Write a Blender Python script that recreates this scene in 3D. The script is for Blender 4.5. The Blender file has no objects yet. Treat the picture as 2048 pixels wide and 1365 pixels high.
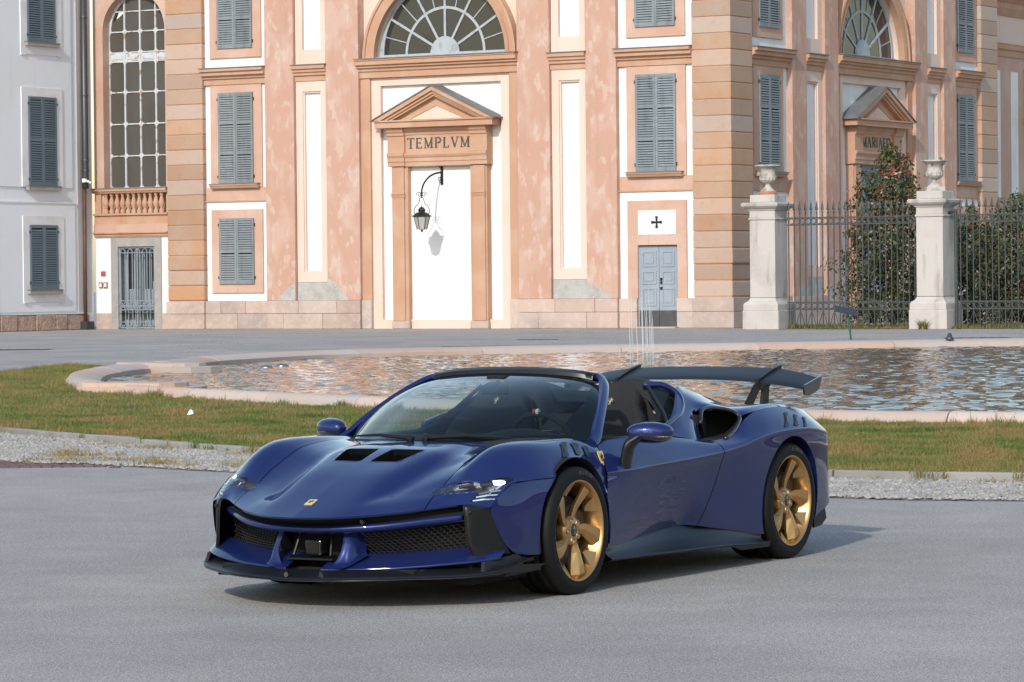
import bpy, bmesh, math, random
import numpy as np
from mathutils import Vector, Matrix
random.seed(7); RNG = np.random.default_rng(11)
R = math.radians
S = bpy.context.scene
COL = S.collection

# ------------------------------------------------------------------ camera
cam_d = bpy.data.cameras.new("camera"); cam = bpy.data.objects.new("camera", cam_d); COL.objects.link(cam)
S.camera = cam
cam_d.sensor_width = 36.0; cam_d.lens = 36.0 * 7004.0 / 2048.0
cam_d.clip_start = 0.5; cam_d.clip_end = 3000
CAM_H, PITCH, ROLL = 1.692, 0.01699, 0.01013
_F = Vector((0, math.cos(PITCH), -math.sin(PITCH))); _R0 = Vector((1, 0, 0)); _U0 = _R0.cross(_F)
_Rc = _R0 * math.cos(ROLL) - _U0 * math.sin(ROLL); _Uc = _U0 * math.cos(ROLL) + _R0 * math.sin(ROLL)
cam.matrix_world = Matrix(((_Rc.x, _Uc.x, -_F.x, 0), (_Rc.y, _Uc.y, -_F.y, 0), (_Rc.z, _Uc.z, -_F.z, CAM_H), (0, 0, 0, 1)))

# ------------------------------------------------------------------ sky and sun
SUN_DIR = Vector((-0.329, -0.967, 0.60)).normalized()          # towards the sun: behind the camera, a little left, 30 degrees up
EL = math.asin(SUN_DIR.z); AZ = math.atan2(SUN_DIR.x, SUN_DIR.y)
wd = bpy.data.worlds.new("World"); S.world = wd; wd.use_nodes = True
nt = wd.node_tree; bg = nt.nodes["Background"]; sky = nt.nodes.new("ShaderNodeTexSky")
sky.sky_type = 'NISHITA'; sky.sun_disc = False; sky.sun_elevation = EL; sky.sun_rotation = AZ
sky.air_density = 1.4; sky.dust_density = 1.2; sky.ozone_density = 1.0
nt.links.new(sky.outputs[0], bg.inputs[0]); bg.inputs[1].default_value = 0.15
sd = bpy.data.lights.new("sun", 'SUN'); sun = bpy.data.objects.new("sun", sd); COL.objects.link(sun)
sd.energy = 2.3; sd.angle = R(1.6); sd.color = (1.0, 0.95, 0.885)
sun.rotation_euler = SUN_DIR.to_track_quat('Z', 'Y').to_euler()
S.view_settings.view_transform = 'Standard'; S.view_settings.look = 'None'
S.view_settings.exposure = 0.38; S.view_settings.gamma = 1.0; S.view_settings.use_curve_mapping = False
S.cycles.max_bounces = 8; S.cycles.transparent_max_bounces = 12; S.cycles.use_denoising = True
S.cycles.sample_clamp_indirect = 6

# ------------------------------------------------------------------ helpers
def link(o, parent=None, inv=None):
    COL.objects.link(o)
    if parent is not None:
        o.parent = parent
        if inv is not None: o.matrix_parent_inverse = inv
    return o

def tag(o, label=None, cat=None, group=None, kind=None):
    if label: o["label"] = label
    if cat: o["category"] = cat
    if group: o["group"] = group
    if kind: o["kind"] = kind
    return o

def empty(name, loc=(0, 0, 0), rz=0.0, parent=None):
    o = bpy.data.objects.new(name, None); COL.objects.link(o); o.location = loc; o.rotation_euler = (0, 0, rz)
    o.empty_display_size = 0.2
    if parent is not None: o.parent = parent
    return o

def worldinv(p):
    return (Matrix.Translation(p.location) @ p.rotation_euler.to_matrix().to_4x4()).inverted()

def mesh(name, verts, faces, mat=None, smooth=False):
    me = bpy.data.meshes.new(name); me.from_pydata([tuple(map(float, v)) for v in verts], [], [tuple(map(int, f)) for f in faces])
    if mat is not None: me.materials.append(mat)
    if smooth: me.shade_smooth()
    me.update(); return me

def obj(name, me, parent=None, world=False, loc=None, rot=None):
    """world=True: vertices are world coordinates although parented"""
    o = bpy.data.objects.new(name, me); COL.objects.link(o)
    if parent is not None:
        o.parent = parent
        if world: o.matrix_parent_inverse = worldinv(parent)
    if loc is not None: o.location = loc
    if rot is not None: o.rotation_euler = rot
    return o

BOXF = [(0, 3, 2, 1), (4, 5, 6, 7), (0, 1, 5, 4), (1, 2, 6, 5), (2, 3, 7, 6), (3, 0, 4, 7)]
class MB:
    """collects shapes that make ONE part"""
    def __init__(s): s.v = []; s.f = []
    def add(s, v, f):
        n = len(s.v); s.v += [tuple(p) for p in v]; s.f += [tuple(i + n for i in q) for q in f]
    def box(s, a, b, fr=None):
        (x0, y0, z0), (x1, y1, z1) = a, b
        v = [(x0, y0, z0), (x1, y0, z0), (x1, y1, z0), (x0, y1, z0), (x0, y0, z1), (x1, y0, z1), (x1, y1, z1), (x0, y1, z1)]
        if fr: v = [fr(*p) for p in v]
        s.add(v, BOXF)
    def tube(s, pts, r, n=6, cap=True):
        pts = [Vector(p) for p in pts]; rs = r if isinstance(r, (list, tuple)) else [r] * len(pts)
        v = []; f = []; prev = None
        for i, p in enumerate(pts):
            t = (pts[min(i + 1, len(pts) - 1)] - pts[max(i - 1, 0)]).normalized()
            if prev is None:
                a = t.orthogonal().normalized()
            else:
                a = (prev - t * prev.dot(t)).normalized()
            prev = a; b = t.cross(a)
            for k in range(n):
                w = 2 * math.pi * k / n; v.append(p + (a * math.cos(w) + b * math.sin(w)) * rs[i])
        for i in range(len(pts) - 1):
            for k in range(n):
                f.append((i * n + k, i * n + (k + 1) % n, (i + 1) * n + (k + 1) % n, (i + 1) * n + k))
        if cap: f += [tuple(range(n))[::-1], tuple((len(pts) - 1) * n + k for k in range(n))]
        s.add(v, f)
    def lathe(s, prof, n=16, c=(0, 0, 0), axis='z'):
        v = []; f = []
        for (r, z) in prof:
            for k in range(n):
                w = 2 * math.pi * k / n
                p = (r * math.cos(w), r * math.sin(w), z) if axis == 'z' else (r * math.cos(w), z, r * math.sin(w))
                v.append((p[0] + c[0], p[1] + c[1], p[2] + c[2]))
        for i in range(len(prof) - 1):
            for k in range(n):
                q = (i * n + k, i * n + (k + 1) % n, (i + 1) * n + (k + 1) % n, (i + 1) * n + k)
                f.append(q if axis == 'z' else q[::-1])
        s.add(v, f)
    def prism(s, poly, h0, h1, fr):
        """poly (a,b) list, extruded in third coordinate; fr(a,b,h)->xyz"""
        n = len(poly); v = [fr(a, b, h0) for a, b in poly] + [fr(a, b, h1) for a, b in poly]
        f = [tuple(range(n))[::-1], tuple(range(n, 2 * n))] + [(i, (i + 1) % n, n + (i + 1) % n, n + i) for i in range(n)]
        s.add(v, f)
    def mesh(s, name, mat=None, smooth=False): return mesh(name, s.v, s.f, mat, smooth)
    def obj(s, name, mat=None, parent=None, world=False, smooth=False):
        return obj(name, s.mesh(name, mat, smooth), parent, world)

def autosmooth(o, ang=35):
    me = o.data
    me.shade_smooth()
    try: me.set_sharp_from_angle(angle=R(ang))
    except Exception: pass
    return o

# ------------------------------------------------------------------ materials
def mat(name, col=(0.5, 0.5, 0.5), rough=0.6, metal=0.0, **kw):
    m = bpy.data.materials.new(name); m.use_nodes = True; b = m.node_tree.nodes["Principled BSDF"]
    b.inputs["Base Color"].default_value = (*col, 1); b.inputs["Roughness"].default_value = rough; b.inputs["Metallic"].default_value = metal
    for k, v in kw.items(): b.inputs[k.replace("_", " ")].default_value = v
    return m

def nodes(m): return m.node_tree.nodes, m.node_tree.links, m.node_tree.nodes["Principled BSDF"]

def mottle(m, layers, scale_vec=None, bump=None, rough_var=None):
    """layers: list of (noise scale, lo, hi, colour, factor, detail) mixed over the base colour, in world position"""
    N, L, b = nodes(m)
    g = N.new("ShaderNodeNewGeometry"); src = g.outputs["Position"]
    base = b.inputs["Base Color"].default_value[:]
    rgb = N.new("ShaderNodeRGB"); rgb.outputs[0].default_value = base; cur = rgb.outputs[0]
    for (sc, lo, hi, col, fac, det) in layers:
        if isinstance(sc, tuple):
            mp = N.new("ShaderNodeMapping"); mp.inputs["Scale"].default_value = sc; L.new(src, mp.inputs[0]); v = mp.outputs[0]; s = 1.0
        else: v = src; s = sc
        n = N.new("ShaderNodeTexNoise"); n.inputs["Scale"].default_value = s; n.inputs["Detail"].default_value = det
        L.new(v, n.inputs["Vector"])
        mr = N.new("ShaderNodeMapRange"); mr.inputs[1].default_value = lo; mr.inputs[2].default_value = hi; mr.inputs[4].default_value = fac; mr.clamp = True
        L.new(n.outputs[0], mr.inputs[0])
        mx = N.new("ShaderNodeMix"); mx.data_type = 'RGBA'
        L.new(mr.outputs[0], mx.inputs[0]); L.new(cur, mx.inputs[6]); mx.inputs[7].default_value = (*col, 1)
        cur = mx.outputs[2]
    L.new(cur, b.inputs["Base Color"])
    if bump:
        sc, st, dist = bump
        n = N.new("ShaderNodeTexNoise"); n.inputs["Scale"].default_value = sc; n.inputs["Detail"].default_value = 6; L.new(src, n.inputs["Vector"])
        bp = N.new("ShaderNodeBump"); bp.inputs["Strength"].default_value = st; bp.inputs["Distance"].default_value = dist
        L.new(n.outputs[0], bp.inputs["Height"]); L.new(bp.outputs[0], b.inputs["Normal"])
    return m

M = {}
M['white'] = mottle(mat('white_plaster', (0.74, 0.75, 0.78), 0.85), [(0.7, .45, .7, (0.62, 0.615, 0.62), .8, 8), (7, .6, .75, (0.6, 0.58, 0.57), .5, 6), ((2.2, 2.2, .25), .56, .78, (0.55, 0.53, 0.51), .55, 5)], bump=(9, .15, .02))
M['pink'] = mottle(mat('pink_plaster', (0.475, 0.29, 0.225), 0.9), [((1.3, 1.3, .75), .48, .60, (0.51, 0.365, 0.305), .8, 10), (0.35, .45, .7, (0.445, 0.255, 0.19), .6, 6), ((3.4, 3.4, 1.7), .55, .62, (0.54, 0.43, 0.38), .6, 8), ((4, 4, .3), .56, .72, (0.36, 0.235, 0.185), .4, 6), (14, .62, .72, (0.36, 0.25, 0.2), .5, 4)], bump=(7, .2, .02))
M['orange'] = mottle(mat('orange_trim', (0.45, 0.265, 0.175), 0.85), [(0.9, .45, .7, (0.50, 0.34, 0.25), .8, 7), ((3, 3, .4), .55, .75, (0.42, 0.19, 0.09), .5, 5)], bump=(12, .15, .01))
M['panel'] = mottle(mat('orange_panel', (0.50, 0.325, 0.25), 0.9), [(0.8, .45, .62, (0.54, 0.39, 0.325), .85, 9), (14, .62, .72, (0.38, 0.25, 0.19), .5, 4), (0.5, .5, .75, (0.46, 0.25, 0.165), .55, 5), ((4, 4, .3), .60, .74, (0.40, 0.22, 0.15), .4, 5)], bump=(9, .15, .015))
M['peach'] = mottle(mat('peach_frame', (0.66, 0.52, 0.455), 0.88), [(0.6, .5, .75, (0.60, 0.44, 0.34), .7, 6), (4, .6, .8, (0.68, 0.58, 0.51), .5, 5), ((4, 4, .3), .60, .74, (0.50, 0.36, 0.28), .4, 5)], bump=(10, .1, .01))
M['greyplaster'] = mottle(mat('bare_grey_render', (0.40, 0.40, 0.385), 0.95), [(2.5, .45, .7, (0.30, 0.285, 0.26), .8, 8), (9, .55, .7, (0.48, 0.47, 0.455), .7, 4)], bump=(14, .5, .03))
M['plinth'] = mottle(mat('plinth_stone', (0.47, 0.37, 0.325), 0.9), [(0.8, .42, .65, (0.36, 0.28, 0.25), .85, 8), (5, .5, .75, (0.55, 0.46, 0.42), .6, 6)], bump=(12, .35, .02))
M['rough'] = mottle(mat('rough_base_stone', (0.42, 0.31, 0.25), 0.95), [(2.2, .45, .65, (0.30, 0.18, 0.13), .8, 8), (6, .5, .7, (0.5, 0.43, 0.38), .6, 6)], bump=(9, .8, .06))
M['greywall'] = mottle(mat('pale_grey_plaster', (0.74, 0.78, 0.84), 0.9), [(0.4, .45, .7, (0.69, 0.72, 0.76), .8, 6), ((1.5, 1.5, .2), .58, .8, (0.48, 0.46, 0.43), .5, 5)], bump=(8, .1, .01))
M['greytrim'] = mottle(mat('grey_trim', (0.70, 0.72, 0.76), 0.9), [(1, .5, .75, (0.5, 0.48, 0.47), .6, 5)])
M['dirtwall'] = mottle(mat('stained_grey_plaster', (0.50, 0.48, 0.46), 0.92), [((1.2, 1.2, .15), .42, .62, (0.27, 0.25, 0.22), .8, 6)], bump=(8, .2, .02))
M['sillgrey'] = mottle(mat('grey_stone_sill', (0.30, 0.29, 0.28), 0.85), [(3, .45, .7, (0.4, 0.38, 0.36), .7, 6)])
M['lead'] = mottle(mat('lead_sheet', (0.13, 0.14, 0.145), 0.6), [(2, .45, .7, (0.2, 0.2, 0.2), .7, 6)])
M['shutter'] = mottle(mat('weathered_blue_grey_wood', (0.19, 0.225, 0.25), 0.75), [((6, 6, 1.0), .5, .7, (0.13, 0.155, 0.18), .8, 8), ((2, 2, 9), .55, .72, (0.27, 0.30, 0.32), .6, 6)], bump=(40, .2, .005))
M['shutter2'] = mottle(mat('teal_grey_painted_wood', (0.115, 0.165, 0.195), 0.6), [(1.2, .5, .75, (0.13, 0.2, 0.225), .6, 5)])
M['shutter3'] = mottle(mat('pale_grey_wood', (0.36, 0.35, 0.32), 0.8), [(3, .5, .75, (0.26, 0.25, 0.23), .6, 5)])
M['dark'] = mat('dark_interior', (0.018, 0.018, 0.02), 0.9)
M['glass'] = mat('old_window_glass', (0.035, 0.035, 0.034), 0.04, 0.0, IOR=1.5)
M['paneglass'] = mat('painted_reflection_glass', (0.085, 0.080, 0.072), 0.08, IOR=1.5)  # reflections and lit interior painted into the lighter brown-grey base colour
M['ironwhite'] = mottle(mat('white_painted_iron', (0.52, 0.55, 0.58), 0.6), [(5, .56, .66, (0.35, 0.18, 0.09), .8, 5)])
M['fanwood'] = mottle(mat('blue_grey_window_wood', (0.36, 0.40, 0.44), 0.75), [(5, .5, .7, (0.22, 0.24, 0.26), .7, 7)])
M['door'] = mottle(mat('blue_grey_door_paint', (0.25, 0.30, 0.36), 0.65), [(1.3, .45, .7, (0.31, 0.365, 0.43), .7, 6), (6, .6, .75, (0.2, 0.22, 0.25), .6, 5)])
M['kick'] = mottle(mat('dark_door_plate', (0.055, 0.06, 0.065), 0.55), [(2, .5, .7, (0.1, 0.1, 0.1), .7, 5)])
M['gate'] = mottle(mat('grey_painted_gate_iron', (0.22, 0.26, 0.29), 0.6), [(4, .55, .7, (0.13, 0.14, 0.15), .6, 5)])
M['iron'] = mottle(mat('grey_wrought_iron', (0.045, 0.055, 0.058), 0.6, 0.2), [(8, .55, .7, (0.17, 0.13, 0.1), .5, 5)])
M['blackiron'] = mat('black_iron', (0.02, 0.018, 0.016), 0.5, 0.4)
M['letters'] = mottle(mat('dark_green_letters', (0.045, 0.065, 0.055), 0.6), [(6, .5, .7, (0.12, 0.14, 0.12), .6, 5)])
M['pillar'] = mottle(mat('weathered_white_stone', (0.47, 0.445, 0.425), 0.9), [(0.9, .45, .68, (0.38, 0.36, 0.34), .8, 8), ((2.5, 2.5, .5), .53, .66, (0.25, 0.23, 0.21), .7, 7), (7, .55, .7, (0.48, 0.46, 0.44), .5, 5)], bump=(10, .3, .02))
M['urn'] = mottle(mat('lichened_stone', (0.44, 0.42, 0.39), 0.95), [(4, .45, .62, (0.2, 0.19, 0.17), .85, 8), (2, .6, .75, (0.52, 0.5, 0.48), .7, 6)], bump=(16, .5, .02))
M['terra'] = mat('terracotta', (0.42, 0.19, 0.11), 0.9)
M['pipe_dark'] = mat('dark_zinc_pipe', (0.075, 0.075, 0.085), 0.45, 0.5)
M['pipe_rust'] = mottle(mat('rust_brown_pipe', (0.11, 0.05, 0.038), 0.6), [(3, .5, .65, (0.05, 0.04, 0.035), .8, 5)])
M['lampglass'] = mat('lantern_glass', (0.45, 0.44, 0.42), 0.15, Alpha=0.75)
M['coping'] = mottle(mat('pink_coping_stone', (0.49, 0.36, 0.295), 0.85), [(0.7, .42, .68, (0.46, 0.40, 0.36), .85, 7), (3, .58, .72, (0.42, 0.30, 0.23), .6, 7)], bump=(11, .3, .02))
M['kerb'] = mottle(mat('grey_kerb_stone', (0.27, 0.26, 0.25), 0.9), [(1.5, .45, .7, (0.2, 0.19, 0.17), .8, 7), (6, .55, .75, (0.36, 0.35, 0.34), .6, 5)], bump=(20, .4, .01))
M['soil'] = mottle(mat('grass_soil', (0.075, 0.07, 0.03), 0.95), [(0.45, .42, .62, (0.17, 0.10, 0.045), .8, 6), (2, .5, .7, (0.05, 0.065, 0.02), .7, 5)])
M['stone'] = mottle(mat('pale_gravel', (0.36, 0.34, 0.32), 0.9), [(3.0, .4, .7, (0.27, 0.255, 0.23), .9, 4), (11, .55, .7, (0.50, 0.48, 0.46), .7, 2)])
M['gravelbed'] = mottle(mat('gravel_bed', (0.27, 0.25, 0.22), 0.95), [(8, .45, .6, (0.42, 0.4, 0.37), .9, 5)], bump=(25, .8, .03))
# ------------------------------------------------------------------ ground
m = mat('asphalt', (0.225, 0.225, 0.228), 0.92); M['asphalt'] = m
N, L, b = nodes(m); g = N.new("ShaderNodeNewGeometry")
def nz(scale, detail, lo, hi, a, bb, rough=.6):
    n = N.new("ShaderNodeTexNoise"); n.inputs["Scale"].default_value = scale; n.inputs["Detail"].default_value = detail; n.inputs["Roughness"].default_value = rough
    L.new(g.outputs["Position"], n.inputs["Vector"])
    r = N.new("ShaderNodeMapRange"); r.inputs[1].default_value = lo; r.inputs[2].default_value = hi; r.inputs[3].default_value = a; r.inputs[4].default_value = bb
    L.new(n.outputs[0], r.inputs[0]); return r.outputs[0], n.outputs[0]
def mul(x, y):
    q = N.new("ShaderNodeMath"); q.operation = 'MULTIPLY'; L.new(x, q.inputs[0]); L.new(y, q.inputs[1]); return q.outputs[0]
f1_, h1_ = nz(105, 2, .3, .7, .35, 1.66); f2_, h2_ = nz(38, 2, .32, .68, .78, 1.24); f3_, _ = nz(.35, 6, .35, .7, .82, 1.12); f4_, _ = nz(2.3, 5, .4, .7, .94, 1.06); f5_, h5_ = nz(210, 1, .3, .7, .65, 1.38)
tot = mul(mul(mul(f1_, f2_), mul(f3_, f4_)), f5_)
cm = N.new("ShaderNodeMix"); cm.data_type = 'RGBA'; cm.blend_type = 'MULTIPLY'; cm.inputs[0].default_value = 1
cm.inputs[6].default_value = (0.318, 0.300, 0.284, 1); L.new(tot, cm.inputs[7]); L.new(cm.outputs[2], b.inputs["Base Color"])
bp = N.new("ShaderNodeBump"); bp.inputs["Strength"].default_value = .7; bp.inputs["Distance"].default_value = .008; L.new(h1_, bp.inputs["Height"]); L.new(bp.outputs[0], b.inputs["Normal"])
s = 900
tag(obj('road', mesh('road', [(-s, -s, 0), (s, -s, 0), (s, s, 0), (-s, s, 0)], [(0, 1, 2, 3)], m)), kind='structure')

def smoothpath(P, n=10, closed=False):
    P = [np.array(p, float) for p in P]; out = []
    for i in range(len(P) - 1):
        p0 = P[i - 1] if i else 2 * P[0] - P[1]; p1, p2 = P[i], P[i + 1]; p3 = P[i + 2] if i + 2 < len(P) else 2 * P[-1] - P[-2]
        for k in range(n):
            t = k / n; out.append(.5 * ((2 * p1) + (-p0 + p2) * t + (2 * p0 - 5 * p1 + 4 * p2 - p3) * t * t + (-p0 + 3 * p1 - 3 * p2 + p3) * t ** 3))
    out.append(P[-1]); return np.array(out)

KERB = smoothpath([(-16.0, 62), (-11.5, 51.5), (-8.6, 45.6), (-5.95, 40.4), (-3.8, 36.6), (-2.6, 34.6), (-.6, 32.3), (2.58, 29.5), (4.17, 28.65), (7.4, 27.4), (11.5, 26.4), (20, 25.4)], 8)
GEDGE = smoothpath([(-14.5, 55.5), (-10.6, 45.3), (-7.6, 39), (-4.95, 33.9), (-4.0, 33.1), (-2.55, 31.5), (-.3, 29.4), (2.36, 27.0), (3.84, 26.3), (7.2, 25.4), (11.5, 24.5), (20, 23.6)], 8)
NEARO = [(24, 33.5), (17, 34.2), (12, 35.3), (8.5, 36.9), (5.59, 38.25), (3.46, 39.5), (1.3, 42.0), (-.6, 44.0), (-2.28, 46.2), (-4.44, 49.8), (-5.9, 52.4)]
FARO = [(-7.15, 69.1), (-6.5, 73.0), (-4.72, 77.6), (-2.55, 79.6), (-.28, 80.8), (5.62, 82.7), (9.31, 83.8), (12.33, 84.35), (18, 85.2), (26, 86)]
APSE = [(-6.1, 53.3), (-6.7, 54.7), (-7.25, 56.9), (-7.6, 59.6), (-7.78, 62.2), (-7.7, 64.8), (-7.4, 67.0), (-7.1, 68.3)]
nearp, farp, apse = smoothpath(NEARO, 6), smoothpath(FARO, 6), smoothpath(APSE, 6)

# lawn sheet (raised 6 cm): kerb line, then round the left end of the pool
LZ = 0.06
lawn = [tuple(p) for p in KERB] + [tuple(p) for p in nearp] + [tuple(p) for p in apse] + [(-8.6, 71.4), (-9.21, 72.9), (-9.57, 70.2), (-9.79, 66.9), (-10.4, 63), (-13, 60.5)]
def at_len(P, sg, t): return np.array([np.interp(t, sg, P[:, 0]), np.interp(t, sg, P[:, 1])])
def resamp(Q, n):
    sg = np.concatenate([[0], np.cumsum(np.linalg.norm(np.diff(Q, axis=0), axis=1))]); return np.array([at_len(Q, sg, t) for t in np.linspace(0, sg[-1], n)])
ka, kb = resamp(KERB, 60), resamp(nearp[::-1], 60)
v = [(*p, LZ) for p in ka] + [(*p, LZ) for p in kb]; f = [(i, i + 1, 61 + i, 60 + i) for i in range(59)]
fan = [tuple(KERB[0]), tuple(nearp[-1])] + [tuple(p) for p in apse] + [(-8.6, 71.4), (-9.21, 72.9), (-9.57, 70.2), (-9.79, 66.9), (-10.4, 63), (-13, 60.5)]
n0 = len(v); v += [(-9.3, 61.0, LZ)] + [(*p, LZ) for p in fan]; f += [(n0, n0 + 1 + i, n0 + 1 + (i + 1) % len(fan)) for i in range(len(fan))]
me = mesh('lawn', v, f, M['soil'])
tag(obj('lawn', me), kind='structure')

# gravel bed between asphalt edge and kerb
v = []; f = []
for a, c in zip(KERB, GEDGE): v += [(*a, .004), (*c, .004)]
for i in range(len(KERB) - 1): f.append((2 * i, 2 * i + 1, 2 * i + 3, 2 * i + 2))
tag(obj('gravel_path', mesh('gravel_path', v, f, M['gravelbed'])), kind='structure')

# kerb of separate stones
kr = empty('kerb', (-3.8, 36.6, 0)); tag(kr, kind='structure')
seg = np.concatenate([[0], np.cumsum(np.linalg.norm(np.diff(KERB, axis=0), axis=1))]); tl = seg[-1]
def at_len(P, sg, t): return np.array([np.interp(t, sg, P[:, 0]), np.interp(t, sg, P[:, 1])])
t = 0.0
while t < tl - 1:
    t2 = min(tl, t + 1.0); k = MB(); a, c = at_len(KERB, seg, t + .006), at_len(KERB, seg, t2 - .006)
    d = (c - a) / np.linalg.norm(c - a); n = np.array([-d[1], d[0]]); h = .085 + random.uniform(-.006, .006)
    ringp = [(-.07, 0), (-.068, h - .012), (-.055, h), (.04, h), (.05, h - .01), (.05, 0)]
    vv = [(*(p + n * o), z) for p in (a, c) for o, z in ringp]; q = len(ringp)
    k.add(vv, [(i, i + 1, q + i + 1, q + i) for i in range(q - 1)] + [tuple(range(q)), tuple(range(q, 2 * q))[::-1]])
    if a[1] < 47: k.obj('kerb_stone', M['kerb'], kr, True)
    t = t2

# loose gravel
def stones(name, n, region, smin, smax):
    base = np.array([(1, 0, 0), (-1, 0, 0), (0, 1, 0), (0, -1, 0), (0, 0, .7), (.5, .5, .55), (-.5, .4, .6)]); tri = [(0, 2, 5), (2, 1, 6), (2, 6, 5), (5, 6, 4), (1, 3, 6), (6, 3, 4), (3, 0, 4), (4, 0, 5)]
    V = np.zeros((n, 7, 3)); 
    for i in range(n):
        x, y = region(); sc = RNG.uniform(smin, smax); a = RNG.uniform(0, 6.28); ca, sa = math.cos(a), math.sin(a)
        p = base * (1, RNG.uniform(.55, .9), RNG.uniform(.6, 1)) * sc; p = p + RNG.normal(0, .12, (7, 3)) * sc
        V[i, :, 0] = x + ca * p[:, 0] - sa * p[:, 1]; V[i, :, 1] = y + sa * p[:, 0] + ca * p[:, 1]; V[i, :, 2] = .006 + np.maximum(p[:, 2], 0) + RNG.uniform(0, .012)
    T = (np.array(tri)[None] + 7 * np.arange(n)[:, None, None]).reshape(-1, 3)
    me = bpy.data.meshes.new(name); me.vertices.add(n * 7); me.vertices.foreach_set('co', V.reshape(-1)); me.loops.add(T.size); me.loops.foreach_set('vertex_index', T.reshape(-1))
    me.polygons.add(len(T)); me.polygons.foreach_set('loop_start', np.arange(0, T.size, 3)); me.update(calc_edges=True); me.materials.append(M['stone'])
    return obj(name, me)
K1, G1 = smoothpath(KERB, 1), smoothpath(GEDGE, 1)
def ingravel():
    while True:
        i = RNG.integers(0, len(K1) - 1); t = RNG.random(); w = RNG.random()
        a = K1[i] * (1 - t) + K1[i + 1] * t; c = G1[i] * (1 - t) + G1[i + 1] * t
        p = a * (1 - w) + c * w + RNG.normal(0, .03, 2)
        if abs(p[0]) < .17 * p[1] + .3: return p
tag(stones('gravel', 34000, ingravel, .012, .034), 'loose pale gravel between the asphalt and the grey kerb', 'gravel', kind='stuff')

# grass blades
def blades(name, pts, hmin, hmax, wid, z, matl, lean=.5):
    n = len(pts); h = RNG.uniform(hmin, hmax, n) * (1 + .5 * (RNG.random(n) > .93)) * (.75 + .35 * np.sin(pts[:, 0] * 3.1 + 1.7 * np.sin(pts[:, 1] * 2.3)) * np.sin(pts[:, 1] * 1.9 + 2.1 * np.sin(pts[:, 0] * 1.3)) + .25 * np.sin(pts[:, 0] * 11 + pts[:, 1] * 4) * np.sin(pts[:, 1] * 9)); a = RNG.uniform(0, 6.283, n); w = wid * RNG.uniform(.6, 1.3, n)
    le = RNG.uniform(.1, lean, n) * h; la = RNG.uniform(0, 6.283, n)
    V = np.zeros((n, 5, 3)); V[:, 0, 0] = pts[:, 0] - np.cos(a) * w; V[:, 0, 1] = pts[:, 1] - np.sin(a) * w; V[:, 1, 0] = pts[:, 0] + np.cos(a) * w; V[:, 1, 1] = pts[:, 1] + np.sin(a) * w
    mx = pts[:, 0] + np.cos(la) * le * .35; my = pts[:, 1] + np.sin(la) * le * .35
    V[:, 2, 0] = mx + np.cos(a) * w * .75; V[:, 2, 1] = my + np.sin(a) * w * .75; V[:, 2, 2] = h * .58; V[:, 3, 0] = mx - np.cos(a) * w * .75; V[:, 3, 1] = my - np.sin(a) * w * .75; V[:, 3, 2] = h * .58
    V[:, 4, 0] = pts[:, 0] + np.cos(la) * le; V[:, 4, 1] = pts[:, 1] + np.sin(la) * le; V[:, 4, 2] = h
    V[:, :, 2] += z
    T = (np.array([(0, 1, 2), (0, 2, 3), (3, 2, 4)])[None] + 5 * np.arange(n)[:, None, None]).reshape(-1, 3)
    me = bpy.data.meshes.new(name); me.vertices.add(n * 5); me.vertices.foreach_set('co', V.reshape(-1)); me.loops.add(T.size); me.loops.foreach_set('vertex_index', T.reshape(-1).astype(np.int32))
    me.polygons.add(len(T)); me.polygons.foreach_set('loop_start', np.arange(0, T.size, 3)); me.update(calc_edges=True); me.materials.append(matl)
    return obj(name, me)
def leafmat(name, cols, scale, rough=.6, trans=.25):
    m = mat(name, cols[0], rough); N, L, b = nodes(m); g = N.new("ShaderNodeNewGeometry"); 
    n = N.new("ShaderNodeTexNoise"); n.inputs["Scale"].default_value = scale; n.inputs["Detail"].default_value = 5; L.new(g.outputs["Position"], n.inputs["Vector"])
    rr = N.new("ShaderNodeMath"); rr.operation = 'MULTIPLY_ADD'; rr.inputs[1].default_value = .15; L.new(g.outputs["Random Per Island"], rr.inputs[0]); L.new(n.outputs[0], rr.inputs[2])
    cr = N.new("ShaderNodeValToRGB"); L.new(rr.outputs[0], cr.inputs[0]); e = cr.color_ramp.elements
    ps = np.linspace(.37, .68, len(cols)); e[0].position = ps[0]; e[0].color = (*cols[0], 1); e[1].position = ps[-1]; e[1].color = (*cols[-1], 1)
    for c, p in list(zip(cols, ps))[1:-1]: q = e.new(p); q.color = (*c, 1)
    L.new(cr.outputs[0], b.inputs["Base Color"])
    if trans:
        tr = N.new("ShaderNodeBsdfTranslucent"); L.new(cr.outputs[0], tr.inputs[0]); mx = N.new("ShaderNodeMixShader"); mx.inputs[0].default_value = trans
        out = N["Material Output"]; L.new(b.outputs[0], mx.inputs[1]); L.new(tr.outputs[0], mx.inputs[2]); L.new(mx.outputs[0], out.inputs[0])
    return m
M['grass'] = leafmat('grass_blade', [(0.065, 0.115, 0.020), (0.105, 0.160, 0.028), (0.155, 0.190, 0.040), (0.23, 0.20, 0.06), (0.30, 0.20, 0.075)], 1.1)
M['drygrass'] = leafmat('dry_grass_blade', [(0.13, 0.15, 0.035), (0.26, 0.20, 0.07), (0.36, 0.26, 0.11)], 1.5)
lp = np.array(lawn); ly = np.roll(lp, -1, 0)
def inlawn(P):
    c = np.zeros(len(P), bool)
    for (x1, y1), (x2, y2) in zip(lp, ly):
        if y1 == y2: continue
        k = ((y1 > P[:, 1]) != (y2 > P[:, 1])) & (P[:, 0] < (x2 - x1) * (P[:, 1] - y1) / (y2 - y1) + x1); c ^= k
    return c
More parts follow.
